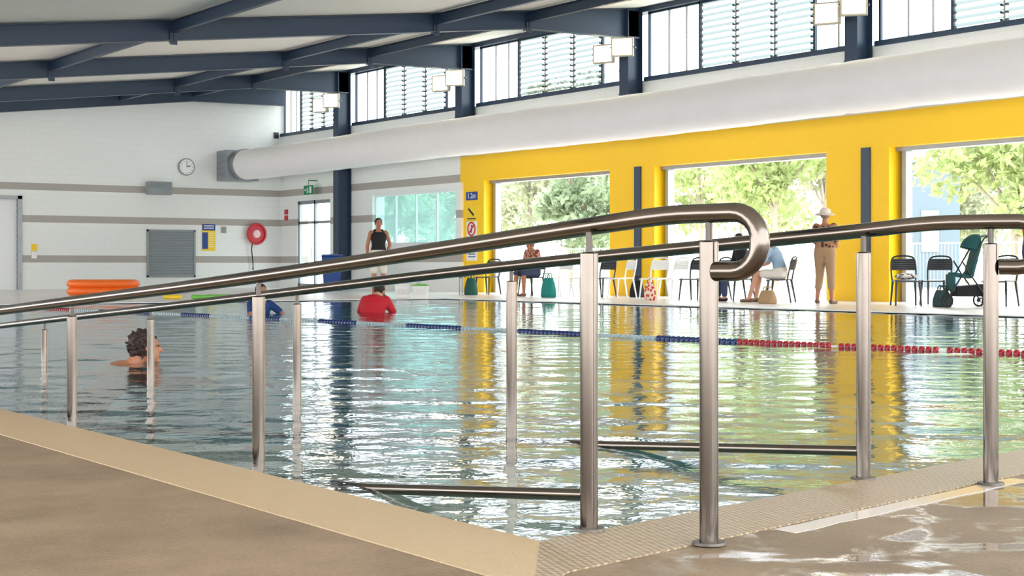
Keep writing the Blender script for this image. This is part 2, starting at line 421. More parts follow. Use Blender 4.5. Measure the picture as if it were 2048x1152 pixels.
b.box(W+0.05,W+0.13,yd0,yd1,2.64,2.75); b.box(W+0.05,W+0.13,yd0,yd1,2.02,2.10); b.box(W+0.05,W+0.13,yd0,yd1,0,0.14)
b.obj('door_frame',m_galv,r_)
b=MB(); b.quad((W+0.08,yd0,0.1),(W+0.08,yd1,0.1),(W+0.08,yd1,2.7),(W+0.08,yd0,2.7)); b.obj('glass_pane',m_glass,r_)
b=MB(); b.tube([(W+0.03,ym+0.1,0.9),(W-0.02,ym+0.1,0.95),(W-0.02,ym+0.1,1.25),(W+0.03,ym+0.1,1.3)],0.012); b.obj('handle',m_steel,r_)
r_=root('window_1'); struct(r_,'wide teal tinted window in white frame','window')
b=MB()
for i in range(5):
    y=yw0+(yw1-yw0-0.05)*i/4; b.box(W+0.1,W+0.16,y,y+0.05,1.3,2.77)
b.box(W+0.08,W+0.16,yw0,yw1,1.3,1.36); b.box(W+0.08,W+0.16,yw0,yw1,2.7,2.77)
b.box(W-0.05,W+0.1,yw0,yw1,1.26,1.30)
b.obj('window_frame',m_white,r_)
b=MB(); b.quad((W+0.12,yw0,1.3),(W+0.12,yw1,1.3),(W+0.12,yw1,2.77),(W+0.12,yw0,2.77)); b.obj('glass_pane',m_tealglass,r_)
bays=[(0.2,6.6)]+[(cols[i]+0.2,cols[i+1]-0.2) for i in range(5)]+[(cols[5]+0.2,YB-0.05)]
z0,z1=4.9,6.47
for i,(a,c) in enumerate(bays):
    r_=root('window_%d'%(i+2)); struct(r_,'high clerestory window with glass louvres in navy frame','window')
    L=c-a
    b=MB(); X0,X1=W+0.10,W+0.16
    b.box(W-0.03,X1,a,c,z0-0.03,z0+0.07); b.box(X0,X1,a,c,z1-0.06,z1); b.box(X0,X1,a,a+0.05,z0,z1); b.box(X0,X1,c-0.05,c,z0,z1)
    la,lc=a+0.20*L,a+0.73*L
    for y in (la,lc): b.box(X0,X1,y-0.03,y+0.03,z0,z1)
    b.obj('window_frame',m_navy,r_)
    b=MB()
    for y in (a+0.10*L,a+0.80*L,a+0.89*L,la+(lc-la)*0.33,la+(lc-la)*0.67): b.box(X0+0.01,X1-0.01,y-0.015,y+0.015,z0,z1)
    b.obj('mullion',m_lampbody,r_)
    b=MB()
    for (p,q) in ((a,la),(lc,c)): b.quad((X0+0.03,p,z0),(X0+0.03,q,z0),(X0+0.03,q,z1),(X0+0.03,p,z1))
    b.obj('glass_pane',m_glass,r_)
    b=MB()
    for q in range(3):
        ya=la+(lc-la)*q/3+0.04; yb_=la+(lc-la)*(q+1)/3-0.04
        for k in range(11):
            zc=z0+0.14+k*0.135
            b.quad((X0-0.02,ya,zc-0.035),(X0-0.02,yb_,zc-0.035),(X0+0.07,yb_,zc+0.055),(X0+0.07,ya,zc+0.055))
            for yy in (ya,yb_-0.03): b.box(X0-0.03,X0+0.05,yy,yy+0.03,zc-0.05,zc-0.01)
    b.obj('louvre_blades',m_louvre,r_)
b=MB(); b.box(W-0.02,W+0.3,0,YB,6.45,6.62); struct(b.obj('trim_5',m_navy),'navy steel eave beam above clerestory','beam')
b=MB(); xa2,xb2=-6.0,W+0.9
b.hexa([(xa2,-3,ztop(xa2)+0.02),(xb2,-3,ztop(xb2)+0.02),(xb2,YB+0.4,ztop(xb2)+0.02),(xa2,YB+0.4,ztop(xa2)+0.02),
        (xa2,-3,ztop(xa2)+0.12),(xb2,-3,ztop(xb2)+0.12),(xb2,YB+0.4,ztop(xb2)+0.12),(xa2,YB+0.4,ztop(xa2)+0.12)])
struct(b.obj('ceiling',m_ceil),'white sloping insulated panel ceiling','ceiling')
def rafter(Y):
    b=MB()
    def sl(xl,xr,tl,bl,tr,br,hw):
        b.hexa([(xl,Y-hw,ztop(xl)-bl),(xr,Y-hw,ztop(xr)-br),(xr,Y+hw,ztop(xr)-br),(xl,Y+hw,ztop(xl)-bl),
                (xl,Y-hw,ztop(xl)-tl),(xr,Y-hw,ztop(xr)-tr),(xr,Y+hw,ztop(xr)-tr),(xl,Y+hw,ztop(xl)-tl)])
    sl(-6,W,0.0,0.02,0.0,0.02,0.10)
    sl(-6,19.54,0.36,0.38,0.36,0.38,0.10); sl(19.54,W,0.36,0.38,0.66,0.70,0.10)
    sl(-6,19.54,0.02,0.36,0.02,0.36,0.03); sl(19.54,W,0.02,0.36,0.02,0.68,0.03)
    o=b.obj('roof_rafter',m_navy); tag(o,'dark navy steel I-beam rafter under sloping ceiling','beam','navy roof rafters')
for Y in cols+[45.1]: rafter(Y)
cc=[6.8]+cols[1:]+[45.1]
for Xs in (11.4,17.18,19.54,5.6):
    for i in range(1,len(cc)-1):
        ya,yb_=cc[i]+0.03,cc[i+1]-0.03
        zt=ztop(Xs)
        r_=root('roof_strut',(Xs,ya,zt)); tag(r_,'navy steel strut bolted between roof rafters','beam','navy roof struts')
        b=MB(); L=yb_-ya
        b.box(-0.05,0.05,0,L,-0.24,-0.22); b.box(-0.05,0.05,0,L,-0.03,-0.01); b.box(-0.012,0.012,0,L,-0.22,-0.03); b.obj('beam',m_navy,r_)
        b=MB(); b.box(-0.07,0.07,-0.1,-0.08,-0.46,-0.0); b.box(-0.01,0.01,-0.12,0.12,-0.40,-0.02); b.obj('cleat',m_navy,r_)
for i,Y in enumerate(cols):
    full=(i==5); r0=0.0 if full else 4.58
    b=MB()
    b.box(W-0.45,W-0.43,Y-0.16,Y+0.16,r0,6.48); b.box(W-0.04,W-0.03,Y-0.16,Y+0.16,r0,6.48); b.box(W-0.43,W-0.04,Y-0.03,Y+0.03,r0,6.48)
    if not full: b.box(W-0.46,W-0.02,Y-0.17,Y+0.17,4.56,4.60)
    else: b.box(W-0.5,W-0.01,Y-0.2,Y+0.2,0,0.03)
    o=b.obj('steel_column',m_navy)
    if full: tag(o,'full height navy steel column against the white wall','column')
    else: tag(o,'navy steel column between clerestory windows','column','upper navy columns')
    if 1<=i<=3:
        b=MB(); b.box(W-0.06,W-0.021,Y-0.11,Y+0.11,0,2.95); o=b.obj('steel_column',m_navy); tag(o,'slim navy column face set into yellow pier','column','lower navy columns')

# ------------------------------------------------ floodlights
def floodlight():
    r_=root('floodlight')
    b=MB(); b.box(-0.25,0.25,-0.09,0.015,-0.21,0.21)
    for k in range(9): b.box(-0.22+k*0.052,-0.21+k*0.052,-0.15,-0.09,-0.18,0.18)
    b.obj('lamp_housing',m_lampbody,r_,bevel=0.008)
    b=MB()
    for (p,q,r,s) in ((-0.25,-0.215,-0.21,0.21),(0.215,0.25,-0.21,0.21),(-0.215,0.215,0.18,0.21),(-0.215,0.215,-0.21,-0.18)): b.box(p,q,0.015,0.035,r,s)
    b.obj('rim',m_lamprim,r_)
    b=MB(); b.box(-0.21,0.21,0.016,0.026,-0.175,0.175); b.obj('lens',m_lamp,r_)
    b=MB(); b.tube([(-0.27,0,0),(-0.27,-0.1,0.0),(-0.27,-0.22,0.0),(0.27,-0.22,0.0),(0.27,-0.1,0),(0.27,0,0)],0.014,8)
    b.tube([(0,-0.22,0),(0,-0.40,0.05)],0.025,8); b.obj('bracket',m_navy,r_)
    return r_
fl=floodlight(); first=True
for i,Y in enumerate(cols):
    if i<1: continue
    for sgn in (-1,1):
        loc=(W-0.85,Y+sgn*0.34-0.1,5.50+(0.06 if sgn<0 else -0.02)); rz=heading(-0.9,-0.75 if sgn<0 else -0.45)
        o=fl if first else dup(fl,loc,rz); first=False
        o.location=loc; o.rotation_euler=(0,0,rz)
        tag(o,'square lit floodlight on bracket beside navy column','floodlight','floodlights along the columns')

# ------------------------------------------------ duct
XD=21.0; ZD=3.87; R=0.47
r_=root('air_duct',(XD,YB,ZD)); tag(r_,'long white fabric ventilation duct along the wall','duct')
b=MB(); rs=[]
seams=[onX(p,XD)-YB for p in (760,1135,1690)]+[onX(2048,XD)-YB-3]
ylist=np.arange(-0.95,-45.0,-0.12)
for y in ylist:
    d=min(abs(y-s) for s in seams); rr=R*(1-0.06*math.exp(-(d/0.09)**2))*(1+0.008*math.sin(y*2.1)+0.008*math.sin(y*5.3))
    cz=0.02*math.sin(y*0.4)
    rs.append([(rr*(1+0.02*math.sin(3*k+y*3.1)*math.exp(-d/1.2))*math.cos(2*math.pi*k/40),y,cz+rr*math.sin(2*math.pi*k/40)) for k in range(40)])
b.rings(rs); b.obj('duct_sleeve',m_duct,r_,ang=60)
b=MB(); b.box(-0.55,0.55,-0.75,-0.01,-0.5,0.45); b.tube([(0,-0.75,0),(0,-1.05,0)],0.49,30)
for zz in (-0.3,-0.1,0.1,0.3): b.box(-0.57,0.57,-0.6,-0.1,zz-0.01,zz+0.01)
b.obj('fan_box',m_galv,r_,bevel=0.01)

# ------------------------------------------------ back wall fittings
YF=YB-0.002
def wallpos(px,py):
    a,bb=dirn(px); D=YB/bb; return a*D,zat(py,D)
x,z=wallpos(372,334); r_=root('wall_clock',(x,YF,z)); tag(r_,'round white analogue clock high on the wall','clock')
b=MB(); b.cyl((0,-0.002,0),(0,-0.06,0),0.27,0.27,36); b.obj('case',m_lampbody,r_)
b=MB(); b.cyl((0,-0.05,0),(0,-0.065,0),0.235,0.235,36); b.obj('dial',m_offwhite,r_)
b=MB(); b.box(-0.008,0.008,-0.075,-0.068,0,0.17); b.obj('hand',m_black,r_)
b=MB(); b.box(-0.012,0.012,-0.082,-0.076,0,0.12,Matrix.Rotation(math.radians(70),4,'Y')); b.obj('hand',m_black,r_)
for k in range(12):
    b=MB(); m_=Matrix.Rotation(k*math.pi/6,4,'Y'); b.box(-0.007,0.007,-0.069,-0.066,0.18,0.215,m_); b.obj('hour_mark',m_black,r_)
x,z=wallpos(314,377); b=MB(); b.box(-0.37,0.37,-0.3,0,-0.2,0.2); b.box(-0.33,0.33,-0.31,-0.3,-0.16,-0.02)
for k in range(5): b.box(-0.33,0.33,-0.315,-0.30,0.03+k*0.03,0.04+k*0.03)
o=b.obj('wall_speaker',m_grey,bevel=0.01,loc=(x,YF,z)); tag(o,'grey rectangular speaker box fixed to block wall','speaker')
x0,z0=wallpos(293,457); x1,z1=wallpos(390,556); z1=0.35
r_=root('wall_vent',(x0,YF,0)); tag(r_,'large grey metal louvred vent in block wall','vent')
b=MB(); wv=x1-x0
for a in ((0,0.06,z1,1.82),(wv-0.06,wv,z1,1.82),(0,wv,z1,z1+0.06),(0,wv,1.76,1.82)): b.box(a[0],a[1],-0.05,0.0,a[2],a[3])
b.obj('frame',m_grey,r_)
b=MB(); zz=z1+0.08
while zz<1.74:
    b.hexa([(0.05,-0.045,zz-0.03),(wv-0.05,-0.045,zz-0.03),(wv-0.05,-0.038,zz-0.03),(0.05,-0.038,zz-0.03),(0.05,-0.008,zz+0.05),(wv-0.05,-0.008,zz+0.05),(wv-0.05,-0.002,zz+0.05),(0.05,-0.002,zz+0.05)]); zz+=0.085
b.obj('louvre_slats',m_grey,r_)
x,z=wallpos(417,475); r_=root('safety_notice',(x,YF,z)); tag(r_,'blue and yellow pool rules notice on block wall','sign')
b=MB(); b.box(-0.22,0.22,-0.02,0,-0.42,0.42); b.obj('board',m_signyellow,r_)
b=MB(); b.box(-0.22,0.22,-0.024,-0.02,0.22,0.42); b.box(-0.22,-0.03,-0.024,-0.02,-0.36,0.16); b.obj('printed_panel',m_signblue,r_)
b=MB()
for k in range(7): b.box(0.0,0.18,-0.024,-0.02,0.12-k*0.07,0.14-k*0.07)
for k in range(3): b.box(-0.17,0.17,-0.027,-0.024,0.27+k*0.045,0.29+k*0.045)
b.obj('text_lines',m_offwhite,r_)
for (px,py,mm,lb) in ((68,510,m_offwhite,'small switch plate on block wall'),(68,495,m_signyellow,'small yellow label on block wall'),(447,460,m_lampbody,'small grey control box on block wall'),(552,271,m_black,'small black sensor box on block wall')):
    x,z=wallpos(px,py); b=MB(); b.box(-0.08,0.08,-0.04,0,-0.1,0.1); b.box(-0.03,0.03,-0.05,-0.04,-0.03,0.03)
    tag(b.obj('switch_plate',mm,bevel=0.008,loc=(x,YF,z)),lb,'switch')
x,z=wallpos(509,468); r_=root('fire_hose_reel',(x,YF,z)); tag(r_,'red fire hose reel with pale hub on wall','hose reel')
b=MB(); ring=[(0.31*math.cos(a*math.pi/18),-0.16,0.31*math.sin(a*math.pi/18)) for a in range(36)]; b.tube(ring,0.035,10,closed=True); b.cyl((0,-0.10,0),(0,-0.14,0),0.3,0.3,36); b.obj('drum',m_red,r_)
b=MB(); b.cyl((0,-0.14,0),(0,-0.20,0),0.14,0.12,28); b.obj('hub',M('pale_pink_plastic',(240,200,204),0.5),r_)
b=MB(); b.box(-0.05,0.05,-0.10,0,-0.12,0.12); b.obj('bracket',m_red,r_)
b=MB(); b.tube([(-0.15,-0.16,-0.27),(-0.17,-0.14,-0.5),(-0.12,-0.12,-0.85),(-0.1,-0.1,-1.0)],0.018,8); b.cyl((-0.1,-0.1,-1.0),(-0.1,-0.1,-1.15),0.012,0.025,10); b.obj('hose',m_ring,r_)
r_=root('exit_sign',(W-0.3,onX(617,W-0.3),zat(380,depX(617,W-0.3)))); tag(r_,'green and white illuminated exit sign hung above door','sign')
b=MB(); b.box(-0.02,0.02,-0.28,0.28,-0.14,0.14); b.cyl((0,0,0.14),(0,0,0.30),0.01); b.box(0,0.295,-0.02,0.02,0.28,0.31); b.obj('sign_box',m_signgreen,r_,bevel=0.005)
b=MB()
X_=-0.024
b.box(X_,-0.02,-0.22,-0.10,-0.10,0.10); b.box(X_,-0.02,0.12,0.22,-0.02,0.02)
b.hexa([(X_,0.10,0),(X_,0.14,-0.05),(-0.02,0.14,-0.05),(-0.02,0.10,0),(X_,0.10,0.001),(X_,0.14,0.05),(-0.02,0.14,0.05),(-0.02,0.10,0.001)])
b.ball((-0.022,0.02,0.075),(0.004,0.02,0.02)); b.tube([(-0.022,0.02,0.05),(-0.022,0.0,-0.01),(-0.022,0.04,-0.06),(-0.022,0.07,-0.09)],0.012,6); b.tube([(-0.022,0.0,-0.01),(-0.022,-0.03,-0.05),(-0.022,-0.01,-0.1)],0.012,6); b.tube([(-0.022,-0.04,0.02),(-0.022,0.01,0.04),(-0.022,0.06,0.02)],0.009,6)
b.obj('pictogram',m_offwhite,r_)
for py in (424,436):
    b=MB(); D=depX(573,W); b.box(-0.02,0,-0.12,0.12,-0.08,0.08); o=b.obj('fire_label',m_red,bevel=0.004,loc=(W,onX(573,W),zat(py,D))); tag(o,'small red fire equipment label on wall','sign','red wall labels')
def text(body,size,mat,parent,mtx,name='lettering'):
    cu=bpy.data.curves.new('t','FONT'); cu.body=body; cu.size=size; cu.extrude=0.001; cu.align_x='CENTER'; cu.align_y='CENTER'
    t=bpy.data.objects.new('t',cu); COL.objects.link(t)
    dg=bpy.context.evaluated_depsgraph_get(); dg.update(); me=bpy.data.meshes.new_from_object(t.evaluated_get(dg)); bpy.data.objects.remove(t)
    me.transform(mtx); me.materials.clear(); me.materials.append(mat)
    o=bpy.data.objects.new(name,me); COL.objects.link(o); o.parent=parent; return o
TX=Matrix(((0,0,-1,0),(-1,0,0,0),(0,1,0,0),(0,0,0,1)))
Xp=W-0.02
def pier(px,py): return onX(px,Xp), zat(py,depX(px,Xp))
y_,z_=pier(944,392); r_=root('depth_sign',(Xp,y_,z_)); tag(r_,'blue water depth sign with white lettering on yellow pier','sign')
b=MB(); b.box(-0.012,0,-0.27,0.27,-0.11,0.11); b.obj('board',m_signblue,r_); text('1.2m',0.2,m_offwhite,r_,Matrix.Translation((-0.014,0,0))@TX)
for (py,kind) in ((428,0),(458,1),(500,2)):
    y_,z_=pier(944,py); r_=root('warning_sign',(Xp,y_,z_))
    b=MB(); h=0.2 if kind<2 else 0.28; b.box(-0.012,0,-0.24,0.24,-h,h); b.obj('board',(m_signyellow,m_offwhite,m_offwhite)[kind],r_)
    if kind==0:
        tag(r_,'yellow warning sign with black diving figure pictogram','sign')
        b=MB(); b.ball((-0.016,-0.08,-0.02),(0.004,0.04,0.04)); b.tube([(-0.016,-0.05,0.0),(-0.016,0.04,0.06),(-0.016,0.15,0.14)],0.03,6,ry=0.3); b.box(-0.018,-0.012,-0.2,0.2,-0.14,-0.11); b.obj('pictogram',m_black,r_)
    elif kind==1:
        tag(r_,'white prohibition sign with red ring and slash','sign')
        b=MB(); b.tube([(-0.016,0.17*math.cos(a*math.pi/14),0.17*math.sin(a*math.pi/14)) for a in range(28)],0.022,6,closed=True); b.tube([(-0.016,-0.12,0.12),(-0.016,0.12,-0.12)],0.02,6); b.obj('red_ring',m_red,r_)
        b=MB(); b.ball((-0.014,0,0.08),(0.003,0.03,0.03)); b.tube([(-0.014,0,0.04),(-0.014,0,-0.1)],0.025,6,ry=0.3); b.obj('pictogram',m_black,r_)
    else:
        tag(r_,'white and blue pool notice sheet on yellow pier','sign')
        b=MB(); b.box(-0.016,-0.012,-0.2,0.2,0.1,0.24)
        for k in range(4): b.box(-0.016,-0.012,-0.18,0.16,0.02-k*0.07,0.045-k*0.07)
        b.obj('printed_panel',m_signblue,r_)

# ------------------------------------------------ handrails
def smooth_path(P,it=2):
    P=[Vector(p) for p in P]
    for _ in range(it):
        Q=[P[0]]
        for i in range(len(P)-1):
            Q.append(P[i]*0.75+P[i+1]*0.25); Q.append(P[i]*0.25+P[i+1]*0.75)
        Q.append(P[-1]); P=Q
    return P
def handrail(pathpts,posts,label,low):
    r_=root('handrail',(posts[0][0],posts[0][1],0)); o0=Vector((posts[0][0],posts[0][1],0))
    tag(r_,label,'handrail','pool ramp handrails')
    e=Vector(pathpts[0]); nx_=Vector(pathpts[1]); d=(e-nx_); d.z=0; d.normalize()
    R_=0.068; bend=[]
    for k in range(13):
        a=math.pi*k/12
        bend.append(e+d*(R_*math.sin(a))+Vector((0,0,-R_+R_*math.cos(a))))
    bend.append(e-d*0.055+Vector((0,0,-2*R_)))
    P=bend[::-1]+smooth_path(pathpts[1:],2)
    b=MB(); b.tube([p-o0 for p in P],0.0228,24); b.obj('rail',m_steel,r_,ang=60)
    def railz(y):
        for i in range(len(pathpts)-1):
            a,c=pathpts[i],pathpts[i+1]
            if a[1]<=y<=c[1]:
                t=(y-a[1])/(c[1]-a[1]); return a[2]+(c[2]-a[2])*t
        return pathpts[0][2] if y<pathpts[0][1] else pathpts[-1][2]
    for (x,y,zb_) in posts:
        zr=railz(y)
        b=MB(); dx,dy=x-o0.x,y-o0.y
        b.cyl((dx,dy,zb_),(dx,dy,zr-0.068),0.0222,0.0222,24); b.cyl((dx,dy,zr-0.068),(dx,dy,zr-0.064),0.0222,0.016,24)
        po=b.obj('post',m_steel,r_)
        b=MB(); b.cyl((dx,dy,zr-0.07),(dx,dy,zr-0.015),0.0085,0.0085,12); b.obj('stem',m_steelbase,po)
        b=MB(); b.cyl((dx,dy,zb_),(dx,dy,zb_+0.006),0.040,0.038,28); b.obj('base_flange',m_steelbase,po)
    b=MB(); b.tube([Vector(q)-o0 for q in low],0.016,14); b.obj('lower_rail',m_steel,r_)
    return r_
def rz(y): return -0.03-0.066*(y-3.0)
near=[(2.475,2.632,0.777),(2.46,2.705,0.777),(2.43,2.82,0.776),(2.355,3.02,0.752),(2.35,4.87,0.616),(2.35,6.75,0.500),(2.35,9.0,0.36),(2.35,12.5,0.12)]
handrail(near,[(2.46,2.705,0.003),(2.35,3.02,0.003)]+[(2.35,y,rz(y)) for y in (4.87,6.75,8.65,10.55,12.4)],'brushed stainless ramp handrail along the cream coping, hooked end',
   [(2.35,3.02,0.089),(2.35,4.1,-0.022),(2.35,8.0,-0.30),(2.35,12.4,-0.58)])
far=[(3.875,2.905,0.787),(3.83,2.97,0.787),(3.72,3.12,0.785),(3.62,3.28,0.762),(3.63,5.18,0.660),(3.63,7.08,0.530),(3.63,9.02,0.400),(3.63,11.0,0.272),(3.63,12.5,0.17)]
handrail(far,[(3.83,2.97,0.003),(3.62,3.28,0.0)]+[(3.63,y,rz(y)) for y in (5.18,7.08,9.02,11.0,12.4)],'brushed stainless ramp handrail on the open water side',
   [(3.62,3.28,0.086),(3.63,4.55,-0.016),(3.63,8.0,-0.27),(3.63,12.4,-0.57)])

# ------------------------------------------------ lane rope
anch=[(-60,612),(75,618),(250,625),(390,631),(540,639),(700,646),(870,655),(1100,667),(1400,682),(1600,691),(2048,709),(2300,719)]
P=[Vector((*ground(a,c,WZ),WZ+0.004)) for a,c in anch]; P=smooth_path(P,2)
def ropecol(px):
    if px>1890: return 'red'
    if 1675<=px<=1878 or 1480<=px<=1665: return 'red'
    for a,c in ((1315,1470),(1040,1160),(815,920),(635,716),(500,562),(362,422),(200,300)):
        if a<=px<=c: return 'blue'
    if 60<=px<=140: return 'red'
    if px>1470: return None
    return 'white'
r_=root('lane_rope',P[0]); tag(r_,'floating lane rope with red, blue and white discs','lane rope')
o0=P[0].copy()
b=MB(); b.tube([p-o0 for p in P],0.008,6); b.obj('cable',m_offwhite,r_)
def pxof(p):
    D=p.x*st+p.y*ct; return 1024+F*(p.x*ct-p.y*st)/D
cur=None; bb_=None; rope_m={'red':m_ropered,'blue':m_ropeblue,'white':m_ropewhite}
acc=0.0; segs=[]
for i in range(len(P)-1):
    L=(P[i+1]-P[i]).length; d=(P[i+1]-P[i]).normalized(); s_=acc
    while s_<L:
        q=P[i]+d*s_; c=ropecol(pxof(q))
        if c!=cur:
            if bb_ is not None and cur: segs.append((bb_,cur))
            bb_=MB(); cur=c
        if c:
            q2=q-o0; rr=0.030 if c!='white' else 0.024; bb_.tube([q2-d*0.024,q2-d*0.014,q2+d*0.014,q2+d*0.024],[rr*0.5,rr,rr,rr*0.5],10)
        s_+=0.062
    acc=s_-L
if bb_ is not None and cur: segs.append((bb_,cur))
for bb2,c in segs:
    o=bb2.obj('float_section',rope_m[c],r_); o['label']=c+' float discs'

# ------------------------------------------------ chairs
def chair(mat):
    r_=root('plastic_chair')
    b=MB()
    nxs,nys=8,8
    def sp(u,v): return Vector(((u-0.5)*0.44*(1-0.08*(1-v)),-0.2+v*0.42,0.44-0.02*math.sin(math.pi*v)*math.cos((u-0.5)*2)-(0.02*max(0,v-0.8)/0.2)))
    for i in range(nxs):
        for j in range(nys):
            u0,u1,v0,v1=i/nxs,(i+1)/nxs,j/nys,(j+1)/nys
            a,b2,c,d=sp(u0,v0),sp(u1,v0),sp(u1,v1),sp(u0,v1); dz=Vector((0,0,-0.02))
            b.hexa([a+dz,b2+dz,c+dz,d+dz,a,b2,c,d])
    b.obj('seat',mat,r_,ang=60)
    b=MB()
    b.tube(smooth_path([(-0.2,-0.18,0.42),(-0.215,-0.22,0.62),(-0.20,-0.26,0.80),(-0.12,-0.285,0.85),(0.12,-0.285,0.85),(0.20,-0.26,0.80),(0.215,-0.22,0.62),(0.2,-0.18,0.42)],2),0.015,10)
    for k in range(6):
        z0_=0.62+k*0.033
        y0_=-0.225-(z0_-0.62)*0.27
        b.tube([(-0.2,y0_,z0_),(-0.1,y0_-0.035,z0_),(0.1,y0_-0.035,z0_),(0.2,y0_,z0_)],0.0175,6,ry=0.5)
    b.obj('backrest',mat,r_)
    for sx in (-1,1):
        for (ty,by) in ((0.17,0.22),(-0.17,-0.25)):
            b=MB(); b.tube([(sx*0.19,ty,0.43),(sx*0.215,by,0.0)],[0.022,0.014],10); b.obj('leg',mat,r_)
    return r_
ch={'b':chair(m_black),'w':chair(m_offwhite)}; used={'b':False,'w':False}
def put_chair(t,px,X_,ang,label):
    loc=(X_,onX(px,X_),0)
    if not used[t]: o=ch[t]; used[t]=True; o.location=loc; o.rotation_euler=(0,0,ang)
    else: o=dup(ch[t],loc,ang)
    tag(o,label,'chair','plastic chairs along the concourse'); return o
FP=heading(-1,0)
for t,px,X_,a in (('b',975,20.9,0.3),('w',1118,20.7,0.1),('w',1165,21.5,-0.1),('b',1203,20.9,0.2),('w',1243,20.8,-0.2),('w',1308,20.8,0.3),('w',1346,21.4,0.0),('b',1388,20.8,0.3),('b',1430,21.3,-0.1),('b',1812,20.7,0.9),('b',1872,21.6,0.4),('b',2000,21.6,0.2)):
    put_chair(t,px,X_,FP+a,('black' if t=='b' else 'white')+' moulded plastic chair with slatted back')

# ------------------------------------------------ people
skin_a=M('skin_light',(200,148,120),0.55,noise=0.05); skin_b=M('skin_tan',(172,116,86),0.55,noise=0.05)
hair_dk=M('hair_dark',(36,26,22),0.7,noise=0.3,scale=60,bump=0.6,bscale=90); hair_br=M('hair_brown',(46,28,23),0.6,noise=0.5,scale=40,bump=0.8,bscale=90); hair_red=M('hair_auburn',(150,70,40),0.7,noise=0.3,scale=60,bump=0.5,bscale=90); hair_bl=M('hair_grey',(130,110,94),0.7,noise=0.3,scale=60)
eye_m=M('eye_dark',(40,28,24),0.3); lip_m=M('lips',(160,80,74),0.5)
c_black=M('cloth_black',(24,24,28),0.85,noise=0.1); c_cream=M('cloth_cream',(222,216,204),0.85); c_redc=M('cloth_red',(190,24,40),0.8)
c_khaki=M('cloth_khaki',(160,130,98),0.85,bump=0.5,bscale=14); c_lblue=M('cloth_light_blue',(146,172,194),0.85); c_blue=M('cloth_blue',(24,60,116),0.8); c_shoe=M('shoe_tan',(110,86,68),0.7); c_hat=M('hat_straw_white',(216,206,192),0.9); c_denim=M('cloth_denim',(50,62,90),0.85)
def patterned(name,c1,c2,sc,pos=0.42):
    m=bpy.data.materials.new(name); m.use_nodes=True; nt=m.node_tree; n=nt.nodes; b=n['Principled BSDF']; b.inputs['Roughness'].default_value=0.85
    tc=n.new('ShaderNodeTexCoord'); v=n.new('ShaderNodeTexVoronoi'); v.inputs['Scale'].default_value=sc; nt.links.new(tc.outputs['Object'],v.inputs['Vector'])
    cr=n.new('ShaderNodeValToRGB'); cr.color_ramp.interpolation='CONSTANT'; cr.color_ramp.elements[0].color=lin(c1); cr.color_ramp.elements[1].color=lin(c2); cr.color_ramp.elements[1].position=pos
    nt.links.new(v.outputs['Distance'],cr.inputs[0]); nt.links.new(cr.outputs[0],b.inputs['Base Color']); return m
c_leo=patterned('cloth_leopard',(60,38,28),(160,118,86),16,0.45); c_flor=patterned('cloth_floral',(130,50,34),(190,146,124),16,0.45); m_floral=patterned('floral_tote',(210,70,60),(240,220,200),14)

